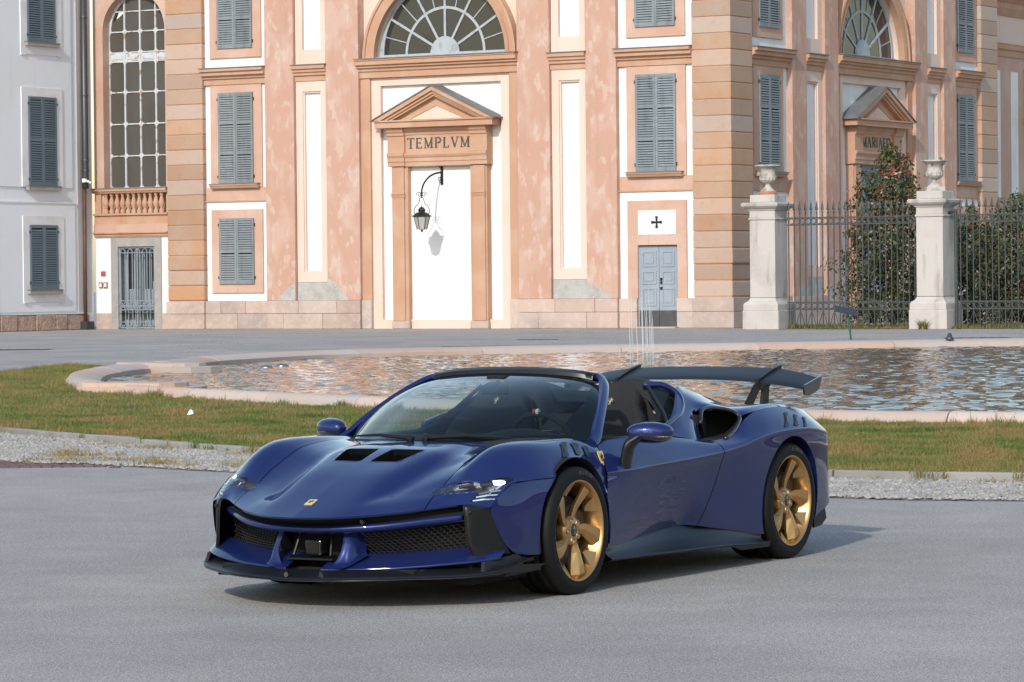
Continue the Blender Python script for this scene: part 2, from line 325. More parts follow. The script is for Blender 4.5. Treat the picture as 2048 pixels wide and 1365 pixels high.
def sample_lawn(n, y0, y1):
    P = np.stack([RNG.uniform(-12, 9, n), RNG.uniform(y0, y1, n)], 1)
    P = P[(np.abs(P[:, 0]) < .152 * P[:, 1] + .4)]
    return P[inlawn(P)]
P = np.concatenate([sample_lawn(1500000, 27, 44), sample_lawn(620000, 44, 75)])
print('grass', len(P))
tag(blades('grass', P, .03, .075, .0034, LZ - .005, M['grass'], .9), 'mown lawn grass with dry patches around the pool', 'grass', kind='stuff')
# longer tufts against kerb and coping, dry weeds in the gravel
tp = []
for path, cnt in ((KERB, 90), (nearp, 130), (apse, 40)):
    for _ in range(cnt):
        i = RNG.integers(0, len(path) - 1); p = path[i] + (path[i + 1] - path[i]) * RNG.random()
        if abs(p[0]) < .16 * p[1]: tp.append(p[None] + RNG.normal(0, .045, (RNG.integers(15, 45), 2)) + (0, -.05))
tag(blades('grass_tufts', np.concatenate(tp), .05, .14, .004, LZ - .02, M['grass'], .7), 'longer grass tufts growing along the pool coping and kerb', 'grass', kind='stuff')
tp = []
for _ in range(520):
    p = ingravel()
    i = int(np.argmin(np.linalg.norm(K1 - p, axis=1))); j = int(np.argmin(np.linalg.norm(G1 - p, axis=1)))
    w = np.linalg.norm(K1[i] - p) / (np.linalg.norm(K1[i] - p) + np.linalg.norm(G1[j] - p))
    if w < .14 or (.5 < w < .95 and -4.6 < p[0] < -.5): tp.append(p[None] + RNG.normal(0, .07, (RNG.integers(30, 90), 2)) * (1.6, .8))
tag(blades('weeds', np.concatenate(tp), .03, .075, .0036, .0, M['drygrass'], .9), 'dry yellow weeds growing through the gravel', 'weeds', kind='stuff')

# ------------------------------------------------------------------ pool
pr = empty('pool', (3, 60, 0)); tag(pr, kind='structure')
PROF = [(0, .0), (.015, .12), (.07, .185), (.16, .205), (.34, .19), (.52, .15), (.60, .11), (.61, .0)]
def coping(path, step, side):
    sg = np.concatenate([[0], np.cumsum(np.linalg.norm(np.diff(path, axis=0), axis=1))]); T = sg[-1]; cnt = max(1, int(round(T / step))); 
    for c in range(cnt):
        t0, t1 = T * c / cnt + .008, T * (c + 1) / cnt - .008; rows = []; dz = random.uniform(-.006, .006)
        for t in np.linspace(t0, t1, 7):
            p = at_len(path, sg, t); e = at_len(path, sg, min(T, t + .05)) - at_len(path, sg, max(0, t - .05)); e = e / np.linalg.norm(e); n = np.array([-e[1], e[0]]) * side
            rows.append([(*(p + n * w), z + (dz if z > 0 else 0)) for w, z in PROF])
        q = len(PROF); k = MB(); k.add([p for r in rows for p in r], [(i * q + j, i * q + j + 1, (i + 1) * q + j + 1, (i + 1) * q + j) for i in range(6) for j in range(q - 1)] + [tuple(range(q)), tuple(range(6 * q, 7 * q))])
        o = k.obj('coping_stone', M['coping'], pr, True); autosmooth(o, 40)
coping(nearp, 2.6, -1); coping(farp, 3.4, -1); coping(apse, 2.2, -1)
for (a, bq) in (((-6.4, 54.0), (-4.95, 53.2)), ((-7.35, 68.0), (-5.95, 66.2))):     # the two spurs that close the apse
    a, bq = np.array(a), np.array(bq); e = (bq - a) / np.linalg.norm(bq - a); n = np.array([-e[1], e[0]]); k = MB()
    for t0, t1, w, z1 in ((0, 1, .55, .14), (0.0, .86, .40, .205)):
        A, B = a + (bq - a) * t0, a + (bq - a) * t1
        k.prism([tuple(A - n * w), tuple(B - n * w), tuple(B + e * .12 - n * w * .4), tuple(B + e * .12 + n * w * .4), tuple(B + n * w), tuple(A + n * w)], 0.0, z1, lambda x, y, z: (x, y, z))
    k.obj('coping_spur', M['coping'], pr, True)
M['poolbed'] = mat('dark_pool_bed', (0.05, 0.05, 0.035), 0.5)
m = mat('pool_water', (0.085, 0.083, 0.066), 0.03, IOR=1.33); M['water'] = m
N, L, b = nodes(m); tc = N.new("ShaderNodeNewGeometry"); mp = N.new("ShaderNodeMapping"); mp.inputs["Scale"].default_value = (1.5, .5, 1); L.new(tc.outputs["Position"], mp.inputs[0])
n1 = N.new("ShaderNodeTexNoise"); n1.inputs["Scale"].default_value = 2.4; n1.inputs["Detail"].default_value = 5; n1.inputs["Roughness"].default_value = .55; L.new(mp.outputs[0], n1.inputs[0])
bp = N.new("ShaderNodeBump"); bp.inputs["Strength"].default_value = 1.0; bp.inputs["Distance"].default_value = 1.0; L.new(n1.outputs[0], bp.inputs["Height"])
def resamp(Q, n):
    sg = np.concatenate([[0], np.cumsum(np.linalg.norm(np.diff(Q, axis=0), axis=1))]); return np.array([at_len(Q, sg, t) for t in np.linspace(0, sg[-1], n)])
def inset(Q, w):
    e = np.gradient(Q, axis=0); e /= np.linalg.norm(e, axis=1)[:, None]; return Q + np.stack([e[:, 1], -e[:, 0]], 1) * w
lo = resamp(inset(np.concatenate([nearp, apse[:len(apse) // 2]]), .3), 70); hi = resamp(inset(np.concatenate([apse[len(apse) // 2:], farp]), .3), 70)[::-1]
# wind-ruffled surface as real geometry: sheet of small waves inside the coping
ring = np.concatenate([lo, hi[::-1]]); rn = np.roll(ring, -1, 0)
def inpool(P):
    c = np.zeros(len(P), bool)
    for (x1, y1), (x2, y2) in zip(ring, rn):
        if y1 != y2: c ^= ((y1 > P[:, 1]) != (y2 > P[:, 1])) & (P[:, 0] < (x2 - x1) * (P[:, 1] - y1) / (y2 - y1) + x1)
    return c
gx, gy = np.arange(-8.2, 14.6, .06), np.arange(36.0, 85.6, .085); X, Y = np.meshgrid(gx, gy); P = np.stack([X.ravel(), Y.ravel()], 1)
rw = np.random.default_rng(8); Z = np.zeros(len(P)); amp = .0
for q in range(46):
    lam = 10 ** rw.uniform(math.log10(.16), math.log10(1.1)); th = rw.normal(1.1, .75); kx, ky = math.cos(th) * 6.283 / lam, math.sin(th) * 6.283 / lam
    Z += .0034 * lam ** .9 * np.sin(P[:, 0] * kx + P[:, 1] * ky + rw.uniform(0, 6.28)) * (1 + .5 * np.sin(P[:, 0] * .31 * (q % 5) + P[:, 1] * .17 * (q % 3) + q))
ok = inpool(P) & (np.abs(P[:, 0]) < .158 * P[:, 1] + .8); ok = ok.reshape(X.shape)
idx = np.arange(X.size).reshape(X.shape); cell = ok[:-1, :-1] & ok[1:, :-1] & ok[1:, 1:] & ok[:-1, 1:]
F = np.stack([idx[:-1, :-1], idx[:-1, 1:], idx[1:, 1:], idx[1:, :-1]], -1)[cell]; used = np.unique(F); re_ = np.full(X.size, -1); re_[used] = np.arange(len(used)); F = re_[F].astype(np.int32)
me = bpy.data.meshes.new('water'); co = np.stack([P[used, 0], P[used, 1], .03 + Z[used]], 1); me.vertices.add(len(co)); me.vertices.foreach_set('co', co.reshape(-1)); me.loops.add(F.size); me.loops.foreach_set('vertex_index', F.reshape(-1)); me.polygons.add(len(F)); me.polygons.foreach_set('loop_start', np.arange(0, F.size, 4)); me.update(calc_edges=True); me.materials.append(m); me.shade_smooth()
# still sheet just below, closes the margins under the coping
obj('pool_bed', mesh('pool_bed', [(*p, .004) for p in lo] + [(*p, .004) for p in hi], [(i + 1, i, 70 + i, 71 + i) for i in range(69)], M['poolbed']), pr, True)
tag(obj('water', me), kind='structure')

# fountain jets
M['jet'] = mat('fountain_water', (0.7, 0.72, 0.74), 0.25, Alpha=0.45)
jet_px = [(2.285, 1.30, 68.2), (2.33, 1.62, 68.3), (2.435, .95, 68.4), (2.52, 1.38, 68.0), (2.555, 1.60, 68.6), (2.60, 1.20, 68.2), (2.635, 1.44, 68.5), (2.67, 1.62, 68.1), (2.715, 1.16, 68.3), (2.755, 1.10, 68.6)]
for x, h, y in jet_px:
    k = MB(); k.tube([(x + .02, y, .02), (x + .015, y, h * .35), (x + .004, y, h * .7), (x - .012, y, h)], [.010, .009, .008, .003], 6)
    o = k.obj('fountain_jet', M['jet'], smooth=True); tag(o, 'thin vertical water jet rising from the pool before the blue door', 'water jet', 'fountain jets in the pool')
M['steel'] = mat('dull_steel', (0.35, 0.36, 0.38), 0.3, 0.9)
for x, y, lb in ((-4.86, 69.2, 'left one of two round steel domes floating in the pool'), (-4.62, 70.3, 'right one of two round steel domes floating in the pool')):
    k = MB(); k.lathe([(.145, 0.02), (.15, .035), (.14, .06), (.10, .085), (.04, .097), (.0, .098)], 16, (x, y, 0)); tag(k.obj('pool_dome', M['steel'], smooth=True), lb, 'pool float')
M['paper'] = mat('white_paper', (0.8, 0.8, 0.78), 0.8)
def litter(x, y, z, w, d, lb, h=1.0):
    k = MB(); k.add([(x - w, y, z), (x + w, y - .02, z + .012), (x + w * .8, y + d, z + .05 * h), (x - w * .7, y + d, z + .035 * h), (x, y + d * .5, z + .07 * h)], [(0, 1, 4), (1, 2, 4), (2, 3, 4), (3, 0, 4)])
    o = k.obj('paper_scrap', M['paper']); tag(o, lb, 'litter')
litter(7.54, 56.1, .022, .075, .25, 'white paper scrap floating on the pool water', .35); litter(-3.97, 43.1, .09, .04, .06, 'crumpled white paper lying on the lawn')
# green information stand
st = empty('information_stand', (9.3, 96.05, 0)); tag(st, 'dark green information stand with tilted board by the far pool edge', 'sign')
M['signgreen'] = mat('dark_green_paint', (0.01, 0.10, 0.075), 0.45); M['signtop'] = mat('dark_board', (0.03, 0.035, 0.035), 0.3)
k = MB(); k.tube([(9.3, 96.05, 0), (9.22, 96.05, .75)], .028, 8); k.obj('post', M['signgreen'], st, True)
k = MB(); k.box((-.30, -.02, -.2), (.30, .02, .2), lambda x, y, z: (9.16 + x, 96.05 + y * .6 + z * .75, .80 + z * .35 + y - x * .22)); k.obj('board', M['signtop'], st, True)
# metal water spout on the far coping
k = MB(); k.lathe([(.10, .2), (.11, .24), (.06, .27), (.05, .34), (.02, .36), (0, .36)], 10, (10.45, 83.6, 0)); tag(k.obj('water_spout', M['pipe_dark'], smooth=True), 'small dark spout standing on the far pool coping', 'spout')
# drain gratings of brick paving at the left asphalt edge and a few covers
M['brick'] = mottle(mat('dark_red_paving', (0.16, 0.085, 0.08), 0.85), [(9, .45, .7, (0.1, 0.06, 0.06), .8, 3)])
dr = empty('paving_patch', (-4.9, 32.6, 0)); tag(dr, kind='structure')
k1 = mesh('paver', [], [])
pv = MB(); pv.box((-.095, -.045, 0), (.095, .045, .016)); pvm = pv.mesh('paver', M['brick'])
A, B, Cc = np.array((-5.6, 34.5)), np.array((-3.05, 32.25)), np.array((-5.5, 32.0))
cnt = 0
for i in range(40):
    for j in range(60):
        x = -5.7 + j * .1 + (.05 if i % 2 else 0); y = 31.7 + i * .2
        s1 = (x + 5.6) / 2.55; edge = 34.5 - s1 * 2.25
        if (y < edge - .25 and y > 33.1 - .33 * (x + 5.6)) or (32.62 - .02 * (x + 5.6) < y < 32.62 + .25 + .05 * (x + 5.6) and x < -3.2 and y < edge - .2):
            if cnt < 300 and abs(x) < .16 * y: cnt += 1; obj('paver', pvm, dr, True, loc=(x, y, -.006 + random.uniform(0, .004)), rot=(0, 0, R(90)))
M['coverdark'] = mottle(mat('cast_iron_cover', (0.06, 0.05, 0.045), 0.7), [(9, .45, .7, (0.12, 0.11, 0.1), .8, 3)])
for x, y, w, d, lb in ((-.9, 91.5, .95, .6, 'dark iron cover in the asphalt before the white blind door'), (.75, 101.5, .6, .5, 'smaller dark iron cover in the asphalt nearer the facade'), (12.9, 97, .9, .5, 'dark iron cover in the asphalt before the right gate pillar'), (-13.1, 93.5, .8, .7, 'dark iron cover in the asphalt at the far left')):
    k = MB(); k.box((x - w, y - d, .001), (x + w, y + d, .006)); 
    for q in np.linspace(-w * .8, w * .8, 6): k.box((x + q - .03, y - d * .9, .006), (x + q + .03, y + d * .9, .012))
    tag(k.obj('drain_cover', M['coverdark']), lb, 'drain cover')
# ------------------------------------------------------------------ buildings
TH = 0.5349
CO = Vector((7.681, 121.691, 0)); D1 = Vector((-math.cos(TH), math.sin(TH), 0)); D2 = Vector((math.sin(TH), math.cos(TH), 0)); N1 = -D2; N2 = -D1
UP = Vector((0, 0, 1))
class Fr:
    def __init__(s, o, d, n): s.o, s.d, s.n = o, d, n
    def __call__(s, a, z, off): return s.o + s.d * a + UP * z + s.n * off
    def mtx(s, a, z, off):
        p = s(a, z, off); return Matrix(((s.d.x, s.n.x, 0, p.x), (s.d.y, s.n.y, 0, p.y), (s.d.z, s.n.z, 1, p.z), (0, 0, 0, 1)))
def rnd_mat(m, spread=.16, hue=None):
    """vary the colour from piece to piece"""
    N, L, b = nodes(m); oi = N.new("ShaderNodeObjectInfo"); src = b.inputs["Base Color"].links[0].from_socket
    mr = N.new("ShaderNodeMapRange"); mr.inputs[3].default_value = 1 - spread; mr.inputs[4].default_value = 1 + spread; L.new(oi.outputs["Random"], mr.inputs[0])
    hs = N.new("ShaderNodeHueSaturation"); L.new(mr.outputs[0], hs.inputs["Value"]); L.new(src, hs.inputs["Color"])
    if hue:
        wn = N.new("ShaderNodeTexWhiteNoise"); wn.noise_dimensions = '1D'; L.new(oi.outputs["Random"], wn.inputs["W"])
        m2 = N.new("ShaderNodeMapRange"); m2.inputs[3].default_value = 1 - hue; m2.inputs[4].default_value = 1 + hue * .5; L.new(wn.outputs[0], m2.inputs[0]); L.new(m2.outputs[0], hs.inputs["Saturation"])
    L.new(hs.outputs[0], b.inputs["Base Color"]); return m
M['quoin'] = rnd_mat(mottle(mat('quoin_stone', (0.41, 0.265, 0.185), 0.9), [(1.2, .45, .7, (0.40, 0.30, 0.24), .8, 7), (4, .55, .75, (0.35, 0.21, 0.13), .5, 6)], bump=(10, .3, .02)), .13, .45)
rnd_mat(M['plinth'], .10, .3); rnd_mat(M['shutter'], .12, .3); rnd_mat(M['shutter2'], .06); rnd_mat(M['coping'], .10, .3); rnd_mat(M['kerb'], .12)

def bevelled(name, v, f, m, off, parent=None, world=True, seg=1):
    bm = bmesh.new(); vs = [bm.verts.new(p) for p in v]
    for q in f: bm.faces.new([vs[i] for i in q])
    bmesh.ops.recalc_face_normals(bm, faces=bm.faces)
    bmesh.ops.bevel(bm, geom=bm.edges[:], offset=off, segments=seg, affect='EDGES', profile=.5)
    me = bpy.data.meshes.new(name); bm.to_mesh(me); bm.free(); me.materials.append(m); return obj(name, me, parent, world)
def slab(name, fr, s0, s1, z0, z1, o0, o1, m, parent, bev=0.0):
    k = MB(); k.box((s0, z0, o0), (s1, z1, o1), fr)
    if bev: return bevelled(name, k.v, k.f, m, bev, parent)
    return k.obj(name, m, parent, True)
def molding(name, fr, s0, s1, prof, m, parent, top=None):
    """prof (o,z) outline, extruded from s0 to s1"""
    k = MB(); n = len(prof); k.prism(prof, s0, s1, lambda o, z, a: fr(a, z, o)); q = k.obj(name, m, parent, True)
    if top:
        (oa, za), (ob, zb) = top; k2 = MB(); k2.prism([(oa, za), (ob, zb), (ob, zb + .035), (oa, za + .035)], s0 - .03, s1 + .03, lambda o, z, a: fr(a, z, o)); k2.obj('lead_flashing', M['lead'], parent, True)
    return q
def shutter_mesh(name, w, h, m, rails, pitch=.088):
    k = MB(); st = .085
    k.box((0, -.02, 0), (st, .025, h)); k.box((w - st, -.02, 0), (w, .025, h))
    zs = [0] + rails + [h]; bars = [(0, .16)] + [(r - .07, r + .07) for r in rails] + [(h - .10, h)]
    for a, c in bars: k.box((st, -.018, a), (w - st, .022, c))
    for (a0, a1), (b0, b1) in zip(bars[:-1], bars[1:]):
        z = a1 + pitch * .5
        while z < b0 - pitch * .2:
            k.add([(st, .020, z - .030), (w - st, .020, z - .030), (w - st, -.015, z + .032), (st, -.015, z + .032), (st, .030, z - .024), (w - st, .030, z - .024), (w - st, -.005, z + .040), (st, -.005, z + .040)], BOXF); z += pitch
    return k.mesh(name, m)
_sh = {}
def put(name, me, parent, inv, Mw):
    o = bpy.data.objects.new(name, me); COL.objects.link(o); o.parent = parent; o.matrix_parent_inverse = inv; o.matrix_basis = Mw; return o
def window(root, fr, s0, s1, z0, z1, off, m, rails, sill=None, name='window'):
    w = empty(name, (0, 0, 0), 0, root); inv = worldinv(root); key = (round((s1 - s0) / 2, 2), round(z1 - z0, 2), m.name)
    if key not in _sh: _sh[key] = shutter_mesh('shutter', (s1 - s0) / 2 - .006, z1 - z0, m, rails)
    k = MB(); k.box((s0 + .02, z0 + .02, off - .036), (s1 - .02, z1 - .02, off - .024), fr); k.obj('recess', M['dark'], w).matrix_parent_inverse = inv
    for a in (s0, (s0 + s1) / 2 + .003): put('shutter', _sh[key], w, inv, fr.mtx(a, z0, off))
    k = MB()
    for a in (s0 - .02, s1 + .02):
        for z in (z0 + .25, z1 - .25): k.box((a - .02, z - .05, off - .06), (a + .02, z + .05, off + .035), fr)
    hq = k.obj('hinges', M['iron'], w); hq.matrix_parent_inverse = inv; hq['kind'] = 'stuff'
    if sill:
        k = MB(); k.prism(sill[2], sill[0], sill[1], lambda o, z, a: fr(a, z, o)); k.obj('sill', sill[3], w).matrix_parent_inverse = inv
        q = sill[2]; k = MB(); k.box((sill[0] - .02, max(z for o, z in q), min(o for o, z in q)), (sill[1] + .02, max(z for o, z in q) + .03, max(o for o, z in q) + .02), fr); k.obj('sill_cover', M['lead'], w).matrix_parent_inverse = inv
    return w
def frame4(k, fr, S0, S1, Z0, Z1, s0, s1, z0, z1, o0, o1):
    """rectangular frame with opening (s0..s1, z0..z1)"""
    k.box((S0, Z0, o0), (s0, Z1, o1), fr); k.box((s1, Z0, o0), (S1, Z1, o1), fr); k.box((s0, z1, o0), (s1, Z1, o1), fr)
    if z0 > Z0: k.box((s0, Z0, o0), (s1, z0, o1), fr)

# letters drawn with strokes: thick, thin and serifs
def letter_strokes(c):
    t, n = .17, .075
    L = {'T': [((.5, 0), (.5, 1), t), ((.04, .955), (.96, .955), n), ((.3, .03), (.7, .03), .05), ((.06, .8), (.06, .99), .05), ((.94, .8), (.94, .99), .05)],
         'E': [((.2, 0), (.2, 1), t), ((.05, .035), (.85, .035), n), ((.05, .965), (.82, .965), n), ((.2, .52), (.66, .52), n), ((.84, 0), (.84, .2), .05), ((.81, .82), (.81, 1), .05), ((.66, .42), (.66, .62), .05)],
         'M': [((.16, 0), (.16, 1), n), ((.16, .98), (.5, .06), t * .95), ((.5, .06), (.84, .98), n), ((.84, 0), (.84, 1), t), ((.02, .03), (.3, .03), .05), ((.68, .03), (1, .03), .05), ((.02, .97), (.18, .97), .05), ((.82, .97), (.99, .97), .05)],
         'P': [((.24, 0), (.24, 1), t), ((.08, .03), (.46, .03), .05), ((.08, .965), (.5, .965), n), ((.24, .5), (.5, .5), n), 'bowl'],
         'L': [((.22, 0), (.22, 1), t), ((.06, .035), (.84, .035), n), ((.06, .97), (.4, .97), .05), ((.84, 0), (.84, .22), .05)],
         'V': [((.14, 1), (.5, .02), t), ((.5, .02), (.86, 1), n), ((.0, .97), (.3, .97), .05), ((.72, .97), (1, .97), .05)],
         'A': [((.1, 0), (.48, .99), n), ((.48, .99), (.88, 0), t), ((.25, .36), (.74, .36), n), ((0, .03), (.24, .03), .05), ((.74, .03), (1, .03), .05)],
         'R': [((.22, 0), (.22, 1), t), ((.08, .03), (.4, .03), .05), ((.08, .965), (.5, .965), n), ((.24, .5), (.5, .5), n), 'bowl', ((.48, .5), (.9, .02), t * .9)],
         'I': [((.5, 0), (.5, 1), t), ((.32, .03), (.68, .03), .05), ((.32, .97), (.68, .97), .05)],
         'D': [((.2, 0), (.2, 1), t), ((.06, .035), (.5, .035), n), ((.06, .965), (.5, .965), n), 'big'],
         '.': [((.3, .0), (.3, .14), .14)]}
    return L[c]
def draw_text(text, widths, height, fr, s_left, z, off, parent, gap=.05):
    """letters run from s_left towards smaller s (left to right as seen) when widths are positive"""
    x = 0.0; sg = -1 if fr.flip else 1
    for c, w in zip(text, widths):
        if c == ' ': x += w; continue
        k = MB(); items = []
        for st in letter_strokes(c):
            if st == 'bowl': items += [((.5 + .36 * math.sin(a), .735 + .235 * math.cos(a)), (.5 + .36 * math.sin(b2), .735 + .235 * math.cos(b2)), .12) for a, b2 in zip(np.linspace(0, 3.14, 9)[:-1], np.linspace(0, 3.14, 9)[1:])]
            elif st == 'big': items += [((.46 + .46 * math.sin(a), .5 + .47 * math.cos(a)), (.46 + .46 * math.sin(b2), .5 + .47 * math.cos(b2)), .13) for a, b2 in zip(np.linspace(0, 3.14, 11)[:-1], np.linspace(0, 3.14, 11)[1:])]
            else: items.append(st)
        for q, ((ax, ay), (bx, by), t) in enumerate(items):
            A = Vector((ax * w, ay * height)); B = Vector((bx * w, by * height)); e = (B - A).normalized(); n = Vector((-e.y, e.x)) * t * height * .5
            poly = [A - n, B - n, B + n, A + n]
            k.prism([(p.x, p.y) for p in poly], off, off + .02 + .0012 * q, lambda a, bz, o: fr(s_left + sg * (x + a), z + bz, o))
        k.obj('letter', M['letters'], parent, True)
        x += w + gap

def facade(root, fr, B, text, seed):
    rr = random.Random(seed); W0 = -.30; ZT = 15.2; inv = worldinv(root)
    # back wall and bays
    slab('wall', fr, B[1] - .1, B[4] + .2, 0, ZT, -1.0, W0, M['peach'], root); slab('wall', fr, B[7] - .2, B[10] + .1, 0, ZT, -1.0, W0, M['peach'], root)
    # pilasters
    for a, c in ((B[2], B[3]), (B[4], B[5]), (B[6], B[7]), (B[8], B[9])): slab('pilaster', fr, a, c, 1.06, ZT, -.6, 0, M['pink'], root, .012)
    # plinth stones in two courses
    def plinth(a, c, o):
        s = a
        for z0, z1 in ((0, .575), (.575, 1.06)):
            s = a; first = True
            while s < c - .05:
                w = rr.uniform(1.0, 2.0) if not (first and z0 > 0) else rr.uniform(.6, 1.1); e = min(c, s + w)
                if c - e < .45: e = c
                slab('plinth_stone', fr, s + .006, e - .006, z0 + .003, z1 - .006, -.7, o + rr.uniform(-.012, .012), M['plinth'], root, .012); s = e; first = False
    DS0, DS1 = (B[1] + B[2]) / 2 - .80, (B[1] + B[2]) / 2 + .78          # blue door opening
    plinth(B[1], DS0 if fr.door else B[2], -.06)
    if fr.door: plinth(DS1, B[2], -.06)
    plinth(B[2], B[5], .05); plinth(B[6], B[9], .05); plinth(B[9], B[10], -.06)
    # narrow panel bays
    for a, c in ((B[3], B[4]), (B[7], B[8])):
        k = MB(); m0, m1 = a + .30, c - .32
        frame4(k, fr, a + .02, c - .02, 1.75, 9.25, m0, m1, 2.12, 8.86, W0, -.14); k.obj('panel_frame', M['peach'], root, True)
        k = MB(); frame4(k, fr, m0, m1, 2.12, 8.86, m0 + .06, m1 - .06, 2.18, 8.80, W0, -.19); k.obj('panel_molding', M['peach'], root, True)
        slab('blind_panel', fr, m0 + .06, m1 - .06, 2.18, 8.80, W0 - .05, W0 + .01, M['white'], root)
        k = MB(); frame4(k, fr, a + .02, c - .02, 9.88, ZT, m0, m1, 10.42, 14.8, W0, -.14); k.obj('panel_frame', M['peach'], root, True)
        slab('blind_panel', fr, m0, m1, 10.42, 14.8, W0 - .05, W0 + .01, M['white'], root)
        molding('capital', fr, a - .02, c + .02, [(W0, 9.25), (-.10, 9.25), (-.10, 9.42), (-.02, 9.46), (-.02, 9.54), (.05, 9.58), (.05, 9.66), (.13, 9.70), (.13, 9.82), (W0, 9.84)], M['orange'], root, ((W0, 9.84), (.16, 9.83)))
        slab('bare_strip', fr, a + .02, c - .02, 1.06, 1.74, W0, -.13, M['greyplaster'], root)
    # fallen plaster on the pilasters next to the panels
    for a, c, sgn in ((B[2], B[3], 1), (B[4], B[5], -1), (B[6], B[7], 1), (B[8], B[9], -1)):
        if rr.random() < .15: continue
        top = rr.uniform(.5, .85); pts = []; n = 9; w = (c - a) * rr.uniform(.6, .97)
        for i in range(n + 1):
            t = i / n; hgt = top * (1 - t) ** rr.uniform(.7, 1.1) + rr.uniform(-.035, .035); pts.append((c - w * t if sgn > 0 else a + w * t, 1.075 + max(.02, hgt)))
        poly = [(pts[0][0], 1.062)] + pts + [(pts[-1][0], 1.062)]
        k = MB(); k.prism(poly, -.01, .004, lambda s_, z_, o_: fr(s_, z_, o_)); k.obj('bare_patch', M['greyplaster'], root, True)
    # window bays
    for idx, (a, c) in enumerate(((B[1], B[2]), (B[9], B[10]))):
        mid = (a + c) / 2; sh0, sh1 = mid - .80, mid + .80; doorbay = fr.door and idx == 0
        slab('bay_field', fr, a, c, 1.06, 4.83, W0, -.22, M['white'], root) if not doorbay else None
        p0, p1 = mid - 1.18, mid + 1.18
        if not doorbay:
            slab('window_panel', fr, p0, p1, 1.36, 4.52, -.22, -.15, M['panel'], root, .01)
            window(root, fr, sh0, sh1, 1.70, 4.19, -.11, M['shutter'], [1.25])
        else:
            k = MB(); frame4(k, fr, a, c, 0.0, 4.83, DS0, DS1, 0, 2.93, W0, -.22); k.obj('bay_field', M['white'], root, True)
            k = MB(); frame4(k, fr, p0, p1, 1.06, 4.50, DS0, DS1, 1.06, 2.93, -.22, -.15); k.obj('door_panel', M['panel'], root, True)
            slab('cross_panel', fr, mid - .75, mid + .75, 3.30, 4.15, -.15, -.142, M['white'], root)
            k = MB()
            for ang in range(4):
                ca, sa = math.cos(ang * math.pi / 2), math.sin(ang * math.pi / 2)
                k.prism([(mid + x * ca - y * sa, 3.73 + x * sa + y * ca) for x, y in ((.03, -.028), (.21, -.055), (.21, .055), (.03, .028))], -.142, -.118 - .002 * ang, lambda s_, z_, o_: fr(s_, z_, o_))
            k.box((mid - .035, 3.695, -.142), (mid + .035, 3.765, -.112), fr); k.obj('cross', M['blackiron'], root, True)
            # blue door
            dr_ = empty('door', (0, 0, 0), 0, root)
            for sd0, sd1 in ((DS0 + .08, mid - .008), (mid + .008, DS1)):
                k = MB(); k.box((sd0, .62, -.33), (sd1, 2.90, -.29), fr); ww = sd1 - sd0
                for z0, z1 in ((.78, 1.42), (1.55, 2.02), (2.16, 2.72)):
                    frame4(k, fr, sd0 + .10, sd1 - .10, z0, z1, sd0 + .16, sd1 - .16, z0 + .06, z1 - .06, -.29, -.265); k.box((sd0 + .21, z0 + .11, -.29), (sd1 - .21, z1 - .11, -.27), fr)
                o = k.obj('door_leaf', M['door'], dr_, False); o.matrix_parent_inverse = inv
                k = MB(); k.box((sd0, .02, -.33), (sd1, .62, -.27), fr); o = k.obj('kick_plate', M['kick'], dr_); o.matrix_parent_inverse = inv
            k = MB()
            for z, r_ in ((1.72, .05), (1.60, .045), (1.40, .05)): k.lathe([(r_, -.0), (r_, .05), (r_ * .5, .07), (0, .07)], 10, (0, 0, 0)); n0 = len(k.v) - 40
            k.v = []; k.f = []
            for z, r_ in ((1.72, .05), (1.60, .045), (1.40, .05)): k.box((mid - .10 - r_, z - r_, -.29), (mid - .10 + r_, z + r_, -.25), fr)
            o = k.obj('handle', M['blackiron'], dr_); o.matrix_parent_inverse = inv
            k = MB(); k.box((DS0, .0, -.32), (DS1, 2.93, -.296), fr); o = k.obj('door_back', M['dark'], dr_); o.matrix_parent_inverse = inv
            k = MB(); k.box((DS0 - .1, 0, -.5), (DS1 + .1, .05, .25), fr); o = k.obj('doorstep', M['plinth'], root, True)
        slab('band', fr, a, c, 4.86, 5.36, W0, -.19, M['panel'], root, .006)
        slab('band_line', fr, a, c, 4.815, 4.862, W0, -.16, M['orange'], root)
        slab('side_strip', fr, a, p0, 5.36, 9.26, W0, -.23, M['white'], root); slab('side_strip', fr, p1, c, 5.36, 9.26, W0, -.23, M['white'], root)
        slab('window_panel', fr, p0, p1, 5.36, 9.26, W0, -.16, M['panel'], root)
        sillp = [(-.16, 5.33), (-.02, 5.33), (.02, 5.40), (.06, 5.44), (.06, 5.48), (-.16, 5.48)]
        window(root, fr, sh0, sh1, 5.52, 8.94, -.12, M['shutter'], [1.15, 2.3], (mid - 1.08, mid + 1.12, sillp, M['orange']))
        molding('cornice', fr, a, c, [(W0, 9.25), (-.12, 9.25), (-.12, 9.44), (-.04, 9.48), (-.04, 9.56), (.10, 9.60), (.10, 9.72), (.20, 9.75), (.20, 9.85), (W0, 9.88)], M['orange'], root, ((W0, 9.87), (.23, 9.855)))
        slab('bay_field', fr, a, c, 9.9, ZT, W0, -.22, M['white'], root)
        slab('window_panel', fr, p0, p1, 10.25, ZT, -.22, -.15, M['panel'], root, .01)
        window(root, fr, sh0, sh1, 10.62, 14.0, -.11, M['shutter'], [1.15, 2.3])
    # arch bay
    a, c = B[5], B[6]; mid = (a + c) / 2; RA = 2.82; ZA = 9.98
    slab('arch_wall', fr, a - .1, c + .1, 0, 9.2, -1.0, -.42, M['peach'], root)
